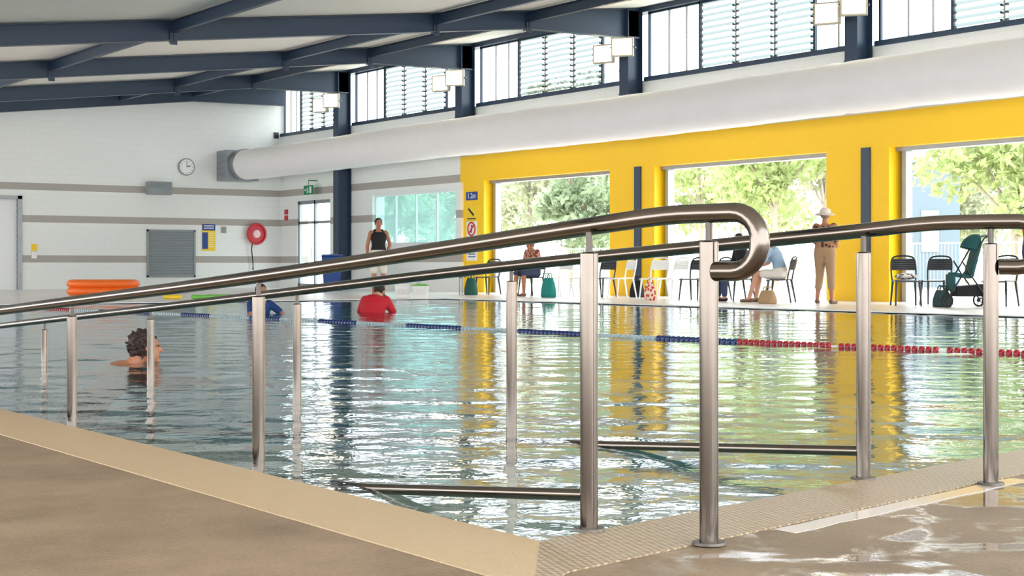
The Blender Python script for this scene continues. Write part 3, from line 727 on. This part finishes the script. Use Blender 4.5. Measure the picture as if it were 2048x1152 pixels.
def L(a,b,t): return Vector(a)*(1-t)+Vector(b)*t
def person(label,loc,rot,J,skin,top=None,bottom=None,shoes=None,hair=(hair_dk,'short'),hat=None,sc=1.0,build=1.0,legs=True,vox=0.0085,topmax=0.93):
    r_=root('person',loc,rot); r_.scale=(sc,sc,sc); tag(r_,label,'person')
    pel,nk,hd=Vector(J['pel']),Vector(J['nk']),Vector(J['hd'])
    sp_=(nk-pel).normalized(); xa=Vector(J.get('xa',(1,0,0))).normalized()
    sh=[nk-xa*0.165-sp_*0.055, nk+xa*0.165-sp_*0.055]
    hip=[pel-xa*0.09-sp_*0.03, pel+xa*0.09-sp_*0.03]
    mid=J.get('mid')
    def spine(t):
        if mid is None: return L(pel,nk,t)
        m=Vector(mid); return L(L(pel,m,t),L(m,nk,t),t)
    ts=[-0.14,0.0,0.18,0.38,0.62,0.8,0.92,1.0]; RX=[0.12,0.165,0.155,0.132,0.155,0.168,0.12,0.055]; RY=[0.085,0.112,0.108,0.098,0.115,0.108,0.08,0.05]
    def torso(b,infl,t0=-1,t1=2):
        cs,rx,ry=[],[],[]
        for t,x,y in zip(ts,RX,RY):
            if t0<=t<=t1: cs.append(spine(t)); rx.append(x*build+infl); ry.append(y*build+infl)
        b.loft(cs,rx,ry,xa)
    b=MB(); torso(b,0)
    b.cap(spine(0.97),L(nk,hd,0.75),0.056,0.05)
    hx=Vector(J.get('hx',xa)).normalized(); hu=Vector(J.get('hu',(0,0,1))).normalized(); hf=hu.cross(hx).normalized()
    HM=Matrix((hx,hf,hu)).transposed()
    def hp(x,y,z): return hd+HM@Vector((x,y,z))
    HM4=HM.to_4x4()
    b.ball(hp(0,-0.008,0.025),(0.073,0.092,0.088),20,14,HM4); b.ball(hp(0,0.022,-0.035),(0.056,0.066,0.078),18,12,HM4)
    b.cap(hp(0,0.088,0.012),hp(0,0.104,-0.022),0.009,0.014); b.cap(hp(-0.02,0.078,-0.065),hp(0.02,0.078,-0.065),0.010,0.010)
    b.ball(hp(0,0.07,-0.092),(0.022,0.018,0.016),12,8)
    for s_ in (-1,1): b.ball(hp(s_*0.076,-0.005,-0.005),(0.012,0.02,0.03),10,8,HM4); b.cap(hp(s_*0.012,0.083,0.03),hp(s_*0.05,0.07,0.03),0.008,0.007)
    kn,an,to=J['kn'],J['an'],J['toe']
    for i in (0,1):
        b.cap(sh[i]+xa*(0.02 if i==0 else -0.02),L(sh[i],J['el'][i],0.1),0.055,0.052); b.cap(sh[i],J['el'][i],0.049*build,0.037)
        b.cap(J['el'][i],L(J['el'][i],J['wr'][i],0.35),0.037,0.038); b.cap(L(J['el'][i],J['wr'][i],0.3),J['wr'][i],0.038,0.025)
        wr=Vector(J['wr'][i]); d=Vector(J['hn'][i]).normalized(); side=Vector(J.get('hs',[(0,1,0),(0,1,0)])[i]); side=(side-d*side.dot(d)).normalized(); nr=d.cross(side)
        if nr.dot(xa)*(1 if i==0 else -1)<0: nr=-nr
        for k,(off,ln) in enumerate(((0.030,0.072),(0.0105,0.082),(-0.0105,0.077),(-0.030,0.060))):
            k0=wr+side*off*0.5+d*0.01; k1=wr+d*0.088+side*off; b.cap(k0,k1,0.013,0.0115,8)
            k2=k1+(d*0.9+nr*0.35).normalized()*ln*0.55+side*off*0.12; k3=k2+(d*0.6+nr*0.8).normalized()*ln*0.45
            b.cap(k1,k2,0.0088,0.008,8); b.cap(k2,k3,0.008,0.007,8)
        t1_=wr+d*0.028+side*0.03; t2_=t1_+(d*0.7+side*0.7).normalized()*0.04; b.cap(wr+d*0.01,t1_,0.014,0.012,8); b.cap(t1_,t2_,0.0105,0.009,8); b.cap(t2_,t2_+(d*0.9+side*0.2+nr*0.3).normalized()*0.03,0.009,0.0075,8)
        if legs:
            b.cap(hip[i],kn[i],0.086*build,0.056); b.cap(kn[i],L(kn[i],an[i],0.3),0.055,0.056); b.cap(L(kn[i],an[i],0.25),an[i],0.056,0.036)
            a_=Vector(an[i]); t_=Vector(to[i]); b.cap(a_+Vector((0,0,-0.03)),t_,0.038,0.024); b.cap(a_+(a_-t_).normalized()*0.03+Vector((0,0,-0.045)),a_,0.03,0.034)
    b.obj('body',skin,r_,voxel=vox,smooth=3)
    for s_ in (-1,1):
        b=MB(); b.ball(hp(s_*0.03,0.084,0.014),(0.012,0.006,0.006),10,6,HM4); b.obj('eye',eye_m,r_)
    b=MB(); b.ball(hp(0,0.089,-0.062),(0.022,0.005,0.006),10,6,HM4); b.obj('mouth',lip_m,r_)
    if top:
        mt,sl=top; b=MB(); torso(b,0.014,-0.2,topmax)
        if sl>0:
            for i in (0,1):
                b.cap(sh[i]+xa*(0.02 if i==0 else -0.02),L(sh[i],J['el'][i],0.1),0.066,0.062)
                b.cap(sh[i],L(sh[i],J['el'][i],min(1,sl)),0.063*build,0.054)
                if sl>1: b.cap(J['el'][i],L(J['el'][i],J['wr'][i],sl-1),0.052,0.04)
        elif topmax>0.9:
            for s_ in (-1,1): b.cap(spine(0.85)+xa*s_*0.09,nk+xa*s_*0.075-sp_*0.02,0.05,0.045)
        b.obj('shirt',mt,r_,voxel=0.012,smooth=4)
    if bottom:
        mt,fr_=bottom; b=MB(); torso(b,0.018,-0.2,0.19)
        for i in (0,1):
            b.cap(hip[i],L(hip[i],kn[i],min(1,fr_)),0.103*build,0.088 if fr_<1 else 0.075)
            if fr_>1: b.cap(kn[i],L(kn[i],an[i],fr_-1),0.075,0.066 if fr_<1.8 else 0.058)
        b.obj('trousers' if fr_>1.5 else 'shorts',mt,r_,voxel=0.013,smooth=4)
    if shoes:
        for i in (0,1):
            b=MB(); a_=Vector(an[i]); t_=Vector(to[i]); f_=(t_-a_); f_.z=0; f_.normalize(); b.cap(a_+Vector((0,0,-0.045))-f_*0.03,t_+Vector((0,0,0.0)),0.042,0.03); b.obj('shoe',shoes,r_,voxel=0.01,smooth=2)
    hm,hs_=hair; b=MB()
    b.ball(hp(0,-0.024,0.036),(0.086,0.094,0.094),20,14,HM4)
    if hs_=='bun': b.ball(hp(0,-0.11,0.06),0.045)
    if hs_=='long':
        b.cap(hp(0,-0.06,0.0),hp(0,-0.075,-0.16),0.075,0.05); b.cap(hp(-0.06,-0.03,0.0),hp(-0.06,-0.04,-0.12),0.03,0.025); b.cap(hp(0.06,-0.03,0.0),hp(0.06,-0.04,-0.12),0.03,0.025)
    if hs_=='curly':
        for k in range(150):
            a=random.uniform(0,6.28); ph=random.uniform(-0.9,1.4); rr=random.uniform(0.98,1.1); q=Vector((rr*0.088*math.cos(a)*math.cos(ph),rr*0.097*math.sin(a)*math.cos(ph)-0.026,rr*0.097*math.sin(ph)+0.033))
            if q.y>0.045 and q.z<0.06: continue
            q2=q+Vector((random.uniform(-.012,.012),random.uniform(-.018,.01),random.uniform(-.025,.01)))
            b.cap(hp(*q),hp(*q2),random.uniform(0.008,0.014),0.006,8)
        b.cap(hp(0,-0.07,-0.01),hp(0,-0.078,-0.06),0.055,0.04)
    b.obj('hair',hm,r_,voxel=0.006,smooth=1)
    if hat:
        b=MB(); b.ball(hp(0,-0.01,0.075),(0.10,0.112,0.085),20,12,HM4)
        rs=[]
        for (rr,zz) in ((0.09,0.065),(0.185,0.025),(0.187,0.018),(0.09,0.05)):
            rs.append([hp(rr*math.cos(2*math.pi*k/28),-0.01+rr*1.05*math.sin(2*math.pi*k/28),zz+0.012*math.sin(4*math.pi*k/28)) for k in range(28)])
        b.rings(rs,False,True); b.obj('hat',hat,r_)
    return r_
stand=dict(pel=(0,0,0.94),nk=(0,-0.01,1.46),hd=(0,0.015,1.60),kn=[(-0.10,0.02,0.50),(0.10,0.02,0.50)],an=[(-0.105,0,0.085),(0.105,0,0.085)],toe=[(-0.13,0.155,0.027),(0.13,0.155,0.027)],
  el=[(-0.235,-0.04,1.13),(0.235,-0.04,1.13)],wr=[(-0.25,0.04,0.89),(0.25,0.04,0.89)],hn=[(0,0.1,-1),(0,0.1,-1)])
def P_(base,**k): d=dict(base); d.update(k); return d
sit=dict(pel=(0,-0.05,0.545),nk=(0,-0.02,1.05),hd=(0,0.03,1.19),mid=(0,-0.12,0.8),kn=[(-0.12,0.36,0.52),(0.12,0.36,0.52)],an=[(-0.12,0.36,0.085),(0.12,0.38,0.085)],toe=[(-0.14,0.51,0.027),(0.14,0.53,0.027)],
  el=[(-0.23,0.02,0.74),(0.23,0.02,0.74)],wr=[(-0.13,0.25,0.65),(0.13,0.25,0.65)],hn=[(0.3,1,-0.2),(-0.3,1,-0.2)],hs=[(1,0,0.3),(-1,0,0.3)])
x,y=at(757,33.6)
person('person in black tank top and cream shorts standing at pool end',(x,y,0),fc(757)+0.15,P_(stand,wr=[(-0.16,0.16,0.98),(0.25,0.05,0.89)],el=[(-0.26,-0.02,1.14),(0.24,-0.04,1.13)],hn=[(0.6,0.6,-0.3),(0,0.1,-1)]),skin_b,top=(c_black,0),bottom=(c_cream,0.8),shoes=c_shoe,hair=(hair_dk,'short'))
x,y=at(1650,27.9)
person('person in white sun hat, leopard print top and khaki capris',(x,y,0),fc(1650)+math.pi-0.35,P_(stand,el=[(-0.23,0.0,1.14),(0.23,-0.02,1.13)],wr=[(-0.15,0.2,1.07),(0.15,0.2,1.05)],hn=[(0.5,0.8,0),(-0.5,0.8,0)],kn=[(-0.12,0.05,0.5),(0.12,-0.01,0.5)],an=[(-0.17,0.06,0.085),(0.16,-0.08,0.085)],toe=[(-0.2,0.21,0.027),(0.19,0.07,0.027)]),skin_b,top=(c_leo,0.9),bottom=(c_khaki,1.5),shoes=c_shoe,hair=(hair_bl,'short'),hat=c_hat,sc=0.985,build=1.15)
Xs=20.6; loc=(Xs,onX(1063,Xs),0)
put_chair('b',1063,Xs,FP+0.15,'black moulded plastic chair under seated auburn haired person')
person('seated person with auburn hair and floral top',loc,FP+0.15,P_(sit,hd=(0,0.06,1.17),hu=(0,0.35,1)),skin_b,top=(c_flor,0.7),bottom=(c_denim,1.0),shoes=c_shoe,hair=(hair_red,'curly'),build=1.12)
Xs=20.7; a1=heading(-0.55,0.85); loc=(Xs,onX(1556,Xs),0)
put_chair('b',1560,Xs,a1,'black moulded plastic chair under seated person in blue')
person('seated person in light blue top leaning forward, bare legs',loc,a1,P_(sit,nk=(0,0.16,1.02),mid=(0,-0.02,0.84),hd=(0,0.25,1.13),hu=(0,0.35,1),kn=[(-0.1,0.38,0.54),(0.12,0.38,0.52)],an=[(-0.1,0.52,0.085),(0.12,0.44,0.085)],toe=[(-0.12,0.67,0.027),(0.14,0.59,0.027)],el=[(-0.22,0.22,0.74),(0.22,0.22,0.74)],wr=[(-0.1,0.42,0.66),(0.12,0.42,0.66)]),skin_a,top=(c_lblue,0.8),bottom=(c_cream,0.7),shoes=c_shoe,hair=(hair_dk,'long'))
Xs=20.9; a2=heading(-0.9,0.3); loc=(Xs,onX(1478,Xs),0)
put_chair('b',1478,Xs,a2,'black moulded plastic chair under seated person in black')
person('seated person in black shirt and dark trousers',loc,a2,sit,skin_a,top=(c_black,0.8),bottom=(c_denim,1.9),shoes=c_black,hair=(hair_dk,'short'))
x,y=at(2063,25.2)
person('person in red top standing behind the stroller',(x,y,0),fc(2048)+1.0,P_(stand,el=[(-0.24,0.08,1.16),(0.24,0.08,1.16)],wr=[(-0.18,0.32,1.08),(0.18,0.32,1.08)],hn=[(0,1,-0.1),(0,1,-0.1)],hs=[(1,0,0),(-1,0,0)]),skin_a,top=(c_redc,0.7),bottom=(c_denim,1.9),shoes=c_black,hair=(hair_dk,'short'),hat=c_black)
x,y=at(278,10.9)
swim=dict(pel=(0,-0.46,-0.42),nk=(0,-0.05,-0.01),mid=(0,-0.22,-0.12),hd=(0,0.05,0.115),kn=[(-0.12,-0.75,-0.62),(0.12,-0.6,-0.75)],an=[(-0.12,-1.15,-0.7),(0.12,-1.0,-0.8)],toe=[(-0.12,-1.3,-0.75),(0.12,-1.15,-0.85)],
  el=[(-0.30,0.18,-0.14),(0.30,0.18,-0.14)],wr=[(-0.2,0.42,-0.13),(0.2,0.42,-0.13)],hn=[(0.3,1,0.0),(-0.3,1,0.0)],hs=[(1,0,0.3),(-1,0,0.3)],hu=(0,-0.05,1))
person('swimmer with dark curly hair, head and shoulders above water',(x,y,WZ-0.015),heading(ct,-st)+0.35,swim,skin_b,top=(c_black,0),topmax=0.4,bottom=(c_black,0.15),hair=(hair_br,'curly'),vox=0.007)
x,y=at(742,23.3)
wade=P_(stand,pel=(0,0,-0.25),nk=(0,0.20,0.22),mid=(0,0.02,0.07),hd=(0,0.32,0.30),hu=(0,0.6,1),kn=[(-0.12,0.05,-0.64),(0.12,0.05,-0.64)],an=[(-0.13,0,-1.05),(0.13,0,-1.05)],toe=[(-0.14,0.15,-1.12),(0.14,0.15,-1.12)],
  el=[(-0.27,0.22,0.0),(0.27,0.22,0.0)],wr=[(-0.18,0.4,-0.14),(0.18,0.4,-0.14)],hn=[(0,1,-0.2),(0,1,-0.2)],hs=[(1,0,0),(-1,0,0)])
person('person in red swim shirt wading and bending forward',(x,y,WZ-0.0),fc(742)+math.pi-0.4,wade,skin_a,top=(c_redc,1.2),bottom=(c_black,0.9),hair=(hair_dk,'short'),build=1.25)
x,y=at(519,22.6)
person('person in blue swim shirt standing in the pool',(x,y,WZ),fc(519)+0.5,P_(wade,nk=(0,0.03,0.2),hd=(0,0.06,0.33),hu=(0,0.1,1),mid=(0,0,0.0)),skin_b,top=(c_blue,0.8),bottom=(c_black,0.9),hair=(hair_dk,'short'),sc=0.95)

# ------------------------------------------------ bags, bins etc
def bag(name,px,X_,w_,d_,h_,mat,label,hmat=None):
    r_=root(name,(X_,onX(px,X_),0),FP); tag(r_,label,'bag')
    b=MB(); rs=[]
    for (t,s_) in ((0,0.86),(0.05,1.0),(0.4,1.05),(0.75,0.92),(1.0,0.72)):
        rs.append([(w_/2*s_*math.copysign(abs(math.cos(a))**0.5,math.cos(a)),d_/2*s_*(1.15-0.6*t)*math.copysign(abs(math.sin(a))**0.5,math.sin(a)),h_*t) for a in [2*math.pi*k/24 for k in range(24)]])
    b.rings(rs); b.obj('body',mat,r_,ang=60)
    for s_ in (-1,1):
        b=MB(); b.tube(smooth_path([(-w_*0.22,s_*d_*0.15,h_*0.9),(-w_*0.18,s_*d_*0.2,h_*1.25),(w_*0.18,s_*d_*0.2,h_*1.25),(w_*0.22,s_*d_*0.15,h_*0.9)],2),0.01,8); b.obj('handle',hmat or mat,r_)
bag('tote_bag',1097,20.0,0.38,0.2,0.42,M('turquoise_fabric',(24,136,128),0.8),'turquoise fabric tote bag on the pool deck')
bag('tote_bag',942,20.2,0.36,0.2,0.40,M('dark_green_fabric',(40,96,84),0.8),'dark green carry bag on the pool deck')
bag('handbag',1535,19.8,0.36,0.18,0.24,m_tan,'tan leather handbag on the pool deck')
bag('tote_bag',1300,19.9,0.26,0.14,0.36,m_floral,'red and cream floral tote bag beside white chair')
bag('backpack',1274,21.6,0.34,0.2,0.36,c_black,'black backpack at foot of yellow pier')
bag('handbag',1884,20.4,0.30,0.18,0.28,M('teal_pattern_cloth',(44,66,70),0.8,noise=0.5,scale=18),'dark teal patterned nappy bag beside stroller')
b=MB(); b.ball((0,0,0.5),(0.2,0.18,0.06),16,8); o=b.obj('folded_towel',patterned('towel_cloth',(90,90,100),(230,226,220),16),loc=(20.7,onX(1812,20.7),0)); tag(o,'crumpled patterned towel on black plastic chair','towel')
Xs=20.6; r_=root('stroller',(Xs,onX(1930,Xs),0),heading(-0.85,0.6)); tag(r_,'teal folding pushchair with black wheels and canopy','stroller'); r_.scale=(1.08,1.0,1.12)
b=MB()
for s_ in (-1,1):
    b.tube([(s_*0.22,0.36,0.12),(s_*0.22,0.05,0.55),(s_*0.22,-0.24,1.0),(s_*0.22,-0.32,1.04)],0.013,8); b.tube([(s_*0.22,-0.30,0.12),(s_*0.22,0.0,0.5),(s_*0.22,0.12,0.68)],0.013,8)
b.tube([(-0.22,-0.30,0.13),(0.22,-0.30,0.13)],0.012,8); b.tube([(-0.22,-0.32,1.04),(0.22,-0.32,1.04)],0.018,8); b.tube([(-0.22,0.26,0.26),(0.22,0.26,0.26)],0.012,8)
b.obj('frame',m_black,r_)
b=MB(); b.hexa([(-0.2,-0.05,0.42),(0.2,-0.05,0.42),(0.2,0.22,0.46),(-0.2,0.22,0.46),(-0.2,-0.05,0.47),(0.2,-0.05,0.47),(0.2,0.22,0.51),(-0.2,0.22,0.51)])
b.hexa([(-0.2,-0.08,0.44),(0.2,-0.08,0.44),(0.2,-0.03,0.46),(-0.2,-0.03,0.46),(-0.19,-0.22,0.92),(0.19,-0.22,0.92),(0.19,-0.17,0.93),(-0.19,-0.17,0.93)]); b.box(-0.2,0.2,0.21,0.26,0.24,0.48); b.obj('seat',m_teal,r_,bevel=0.01)
b=MB(); rs=[]
for k in range(9):
    a=math.radians(-10+k*11); rs.append([Vector((0.22*math.cos(q*math.pi/12),-0.18+0.26*math.sin(a)*max(0.15,math.sin(q*math.pi/12))*1.0,0.80+0.24*math.cos(a)*math.sin(q*math.pi/12)+0.03)) for q in range(13)])
vs=[[b.bm.verts.new(p) for p in r] for r in rs]
for i in range(len(vs)-1):
    for k in range(12): b._f([vs[i][k],vs[i][k+1],vs[i+1][k+1],vs[i+1][k]])
o=b.obj('canopy',m_teal,r_,ang=60); sm=o.modifiers.new('solid','SOLIDIFY'); sm.thickness=0.008
b=MB(); b.hexa([(-0.17,-0.24,0.16),(0.17,-0.24,0.16),(0.17,0.18,0.16),(-0.17,0.18,0.16),(-0.21,-0.28,0.34),(0.21,-0.28,0.34),(0.21,0.2,0.3),(-0.21,0.2,0.3)]); b.obj('basket',c_black,r_)
for s_ in (-1,1):
    for yy in (0.36,-0.30):
        b=MB(); b.tube([(s_*0.24,yy+0.085*math.cos(k*math.pi/10),0.1+0.085*math.sin(k*math.pi/10)) for k in range(20)],0.015,8,closed=True)
        b.cyl((s_*0.225,yy,0.1),(s_*0.255,yy,0.1),0.03)
        for k in range(5):
            a=k*2*math.pi/5; b.tube([(s_*0.24,yy,0.1),(s_*0.24,yy+0.08*math.cos(a),0.1+0.08*math.sin(a))],0.006,6)
        b.obj('wheel',m_ring,r_)
Xs=20.6; r_=root('wheelie_bin',(Xs,onX(664,Xs),0),fc(664)); tag(r_,'blue plastic bin standing near navy column','bin')
b=MB(); b.hexa([(-0.22,-0.24,0.04),(0.22,-0.24,0.04),(0.22,0.22,0.04),(-0.22,0.22,0.04),(-0.29,-0.32,0.95),(0.29,-0.32,0.95),(0.29,0.3,0.95),(-0.29,0.3,0.95)]); b.obj('body',m_blue,r_,bevel=0.02)
b=MB(); b.hexa([(-0.31,-0.36,0.95),(0.31,-0.36,0.95),(0.31,0.33,0.95),(-0.31,0.33,0.95),(-0.27,-0.3,1.03),(0.27,-0.3,1.03),(0.27,0.27,1.0),(-0.27,0.27,1.0)]); b.obj('lid',m_blue,r_,bevel=0.015)
for s_ in (-1,1):
    b=MB(); b.cyl((s_*0.2,-0.26,0.1),(s_*0.26,-0.26,0.1),0.1); b.obj('wheel',m_ring,r_)
x0_,y0_=at(207,36.3); r_=root('inflatable_raft',(x0_,y0_,0),-TH); tag(r_,'orange inflatable raft lying on the pool deck','raft'); r_.scale=(1,1,0.82)
for k,(zz,rr) in enumerate(((0.12,0.12),(0.33,0.12))):
    b=MB(); pts=[]
    for q in range(48):
        a=2*math.pi*q/48; pts.append((0.72*math.copysign(abs(math.cos(a))**0.6,math.cos(a)),0.36*math.copysign(abs(math.sin(a))**0.7,math.sin(a)),zz))
    b.tube(pts,rr,12,closed=True); b.obj('tube',m_orange,r_,ang=70)
b=MB(); b.ball((0,0,0.12),(0.72,0.36,0.04),24,8); b.obj('floor',m_orange,r_)
for px,D,mm,L_,ln in ((430,31.6,m_green,'green foam pool noodle on deck',0.9),(455,31.9,m_teal,'teal foam pool noodle on deck',0.8),(345,31.5,m_signyellow,'yellow foam pool noodle on deck',0.3)):
    x,y=at(px,D); b=MB(); b.tube(smooth_path([(-ln/2,0,0.05),(-ln/4,0.03,0.05),(ln/4,-0.02,0.05),(ln/2,0.03,0.05)],2),0.045,12); b.ball((-ln/2,0,0.05),0.045); b.ball((ln/2,0.03,0.05),0.045)
    o=b.obj('pool_noodle',mm,loc=(x,y,0.0),rotz=-TH); tag(o,L_,'pool noodle')
for px,D,lid in ((806,32.9,m_offwhite),(841,32.8,m_green)):
    x,y=at(px,D); r_=root('storage_crate',(x,y,0),-TH); tag(r_,'white plastic storage crate with '+('green' if lid is m_green else 'white')+' lid','crate')
    b=MB(); b.hexa([(-0.14,-0.1,0),(0.14,-0.1,0),(0.14,0.1,0),(-0.14,0.1,0),(-0.17,-0.13,0.26),(0.17,-0.13,0.26),(0.17,0.13,0.26),(-0.17,0.13,0.26)])
    for k in range(5): b.box(-0.13+k*0.06,-0.11+k*0.06,-0.135,-0.12,0.08,0.2)
    b.obj('body',m_offwhite,r_,bevel=0.01)
    b=MB(); b.box(-0.18,0.18,-0.14,0.14,0.26,0.285); b.box(-0.12,0.12,-0.08,0.08,0.285,0.30); b.obj('lid',lid,r_,bevel=0.008)
x,y=at(880,36.5); r_=root('bench',(x,y,0),-TH+0.2); tag(r_,'low dark slatted bench near the window','bench')
b=MB()
for k in range(4): b.box(-0.6,0.6,-0.2+k*0.105,-0.11+k*0.105,0.42,0.45)
b.obj('seat',M('bench_timber',(90,76,66),0.6),r_)
for s_ in (-1,1):
    b=MB(); b.tube([(s_*0.5,-0.18,0),(s_*0.5,-0.18,0.41),(s_*0.5,0.18,0.41),(s_*0.5,0.18,0)],0.018,8); b.obj('leg',m_galv,r_)

# ------------------------------------------------ outside
b=MB(); b.box(23.1,34,-30,90,-0.3,-0.02); struct(b.obj('floor.005',m_paving),'pale outdoor paving','ground')
b=MB(); b.box(34,160,-60,160,-0.3,-0.03); struct(b.obj('floor.006',m_grass),'sunlit pale lawn beyond paving','ground')
def leafmat(name,c):
    m=bpy.data.materials.new(name); m.use_nodes=True; nt=m.node_tree; n=nt.nodes; n.clear()
    out=n.new('ShaderNodeOutputMaterial'); d=n.new('ShaderNodeBsdfDiffuse'); t=n.new('ShaderNodeBsdfTranslucent'); mx=n.new('ShaderNodeMixShader'); mx.inputs[0].default_value=0.5
    g=n.new('ShaderNodeNewGeometry'); nz=n.new('ShaderNodeTexNoise'); nz.inputs['Scale'].default_value=1.2; nt.links.new(g.outputs['Position'],nz.inputs['Vector'])
    cr=n.new('ShaderNodeValToRGB'); cr.color_ramp.elements[0].position=0.35; cr.color_ramp.elements[1].position=0.65
    cr.color_ramp.elements[0].color=lin([v*0.85 for v in c]); cr.color_ramp.elements[1].color=lin([min(255,v*1.1) for v in c])
    nt.links.new(nz.outputs['Fac'],cr.inputs[0])
    for q in (d,t): nt.links.new(cr.outputs[0],q.inputs[0])
    nt.links.new(d.outputs[0],mx.inputs[1]); nt.links.new(t.outputs[0],mx.inputs[2]); nt.links.new(mx.outputs[0],out.inputs[0]); return m
lm=[leafmat('hazy_foliage_olive',(176,180,152)),leafmat('hazy_foliage_bright',(178,190,136)),leafmat('hazy_foliage_deep',(158,172,142))]  # outdoor haze painted in: leaf greens made paler and less saturated
m_bark=M('bark',(160,150,136),0.9,noise=0.3)
def tree(px,D,h,sp,mi,label,nl=3600,low=0.3):
    x,y=at(px,D); r_=root('tree',(x,y,-0.03)); tag(r_,label,'tree')
    b=MB(); b.tube([(0,0,0),(0.08,0.05,h*0.25),(0,0.1,h*0.5),(0.1,0,h*0.75)],[0.13,0.11,0.09,0.04],10)
    blobs=[]
    for k in range(9):
        a=random.uniform(0,6.28); rr=random.uniform(0.2,0.75)*sp; zz=random.uniform(low,0.85)*h
        blobs.append((rr*math.cos(a),rr*math.sin(a),zz,random.uniform(0.35,0.55)*sp))
        b.tube([(0.03,0.05,min(zz*0.7,h*0.35+0.1*k*0.3)),(rr*math.cos(a)*0.6,rr*math.sin(a)*0.6,zz*0.85),(rr*math.cos(a),rr*math.sin(a),zz)],[0.06,0.04,0.02],6)
    b.obj('trunk',m_bark,r_)
    ctr=np.array(blobs); bi=rng.integers(0,len(blobs),nl); d=rng.normal(size=(nl,3)); d/=np.linalg.norm(d,axis=1,keepdims=True); rad=rng.uniform(0.3,1,nl)**0.5
    c=ctr[bi,:3]+d*(rad*ctr[bi,3])[:,None]*np.array([1,1,0.75])
    u=rng.normal(size=(nl,3)); u/=np.linalg.norm(u,axis=1,keepdims=True); v=np.cross(u,rng.normal(size=(nl,3))); v/=np.linalg.norm(v,axis=1,keepdims=True)
    s1=rng.uniform(0.10,0.22,nl)[:,None]; s2=s1*0.5
    V_=np.stack([c-u*s1,c+v*s2,c+u*s1,c-v*s2],1).reshape(-1,3); Fc=np.arange(nl*4).reshape(-1,4)
    me=bpy.data.meshes.new('foliage'); me.from_pydata(V_.tolist(),[],Fc.tolist()); me.materials.append(lm[mi]); o=bpy.data.objects.new('foliage',me); COL.objects.link(o); o.parent=r_
for a in ((1060,70,9.5,3.2,0,'olive green shade tree beyond the paving'),(1165,80,12.0,4.0,0,'broad olive green tree beyond the fence'),(1140,62,6.6,2.4,2,'dense green tree beyond the fence'),(1000,88,10.0,3.2,2,'tall green tree far beyond the fence'),
          (1400,74,9.5,3.2,1,'bright green tree beyond the fence'),(1550,54,8.0,3.2,1,'tall bright green tree beyond the fence'),(1650,68,9.0,3.2,0,'bushy green tree beyond the fence'),(1480,88,10.0,3.6,0,'pale olive tree far beyond the fence'),
          (2030,46,5.6,2.6,1,'lime green tree near the paving'),(1935,66,6.6,2.8,0,'olive green tree behind the lawn'),(1990,84,8.0,3.4,2,'rounded green tree behind the lawn'),(790,74,5.5,2.6,2,'deep green tree outside the tinted window'),(885,84,6.5,3.4,0,'green tree outside the tinted window')):
    tree(*a)
x,y=at(1445,60); r_=root('shade_shelter',(x,y,-0.03),0.3); tag(r_,'white shade shelter on posts outdoors','shelter')
b=MB()
b.hexa([(-1.5,-1.3,2.5),(1.5,-1.3,2.5),(1.5,1.3,2.5),(-1.5,1.3,2.5),(-0.1,-0.1,3.2),(0.1,-0.1,3.2),(0.1,0.1,3.2),(-0.1,0.1,3.2)]); b.obj('canopy',m_white,r_)
for sx in (-1.4,1.4):
    for sy in (-1.2,1.2):
        b=MB(); b.cyl((sx,sy,0),(sx,sy,2.5),0.05); b.obj('post',m_white,r_)
x,y=at(1852,54); r_=root('outdoor_building',(x,y,-0.03),-TH); tag(r_,'pale blue-white building beyond the paving','building')
b=MB(); b.box(-1.0,0.6,-2,2,0,4.2); b.obj('wall_cladding',M('pale_cladding',(112,126,140),0.7),r_)
b=MB(); b.box(-1.2,0.8,-2.3,2.3,4.2,4.5); b.obj('roof',m_lampbody,r_)
b=MB(); b.box(-0.7,-0.1,-2.03,-1.98,1.2,2.6); b.obj('window',m_grey,r_)
fx=30.0
m_fence=M('pale_fence',(150,156,156),0.6)
for i in range(14):
    yy=10+i*2.64
    b=MB(); b.cyl((fx,yy,-0.02),(fx,yy,1.35),0.03,0.03,8); b.box(fx-0.012,fx+0.012,yy,yy+2.6,1.22,1.26); b.box(fx-0.012,fx+0.012,yy,yy+2.6,0.12,0.16)
    for k in range(1,24): b.box(fx-0.006,fx+0.006,yy+k*0.108-0.006,yy+k*0.108+0.006,0.12,1.26)
    o=b.obj('fence_panel',m_fence); tag(o,'grey tubular pool fence panel outdoors','fence','outdoor pool fence panels')
print('done')
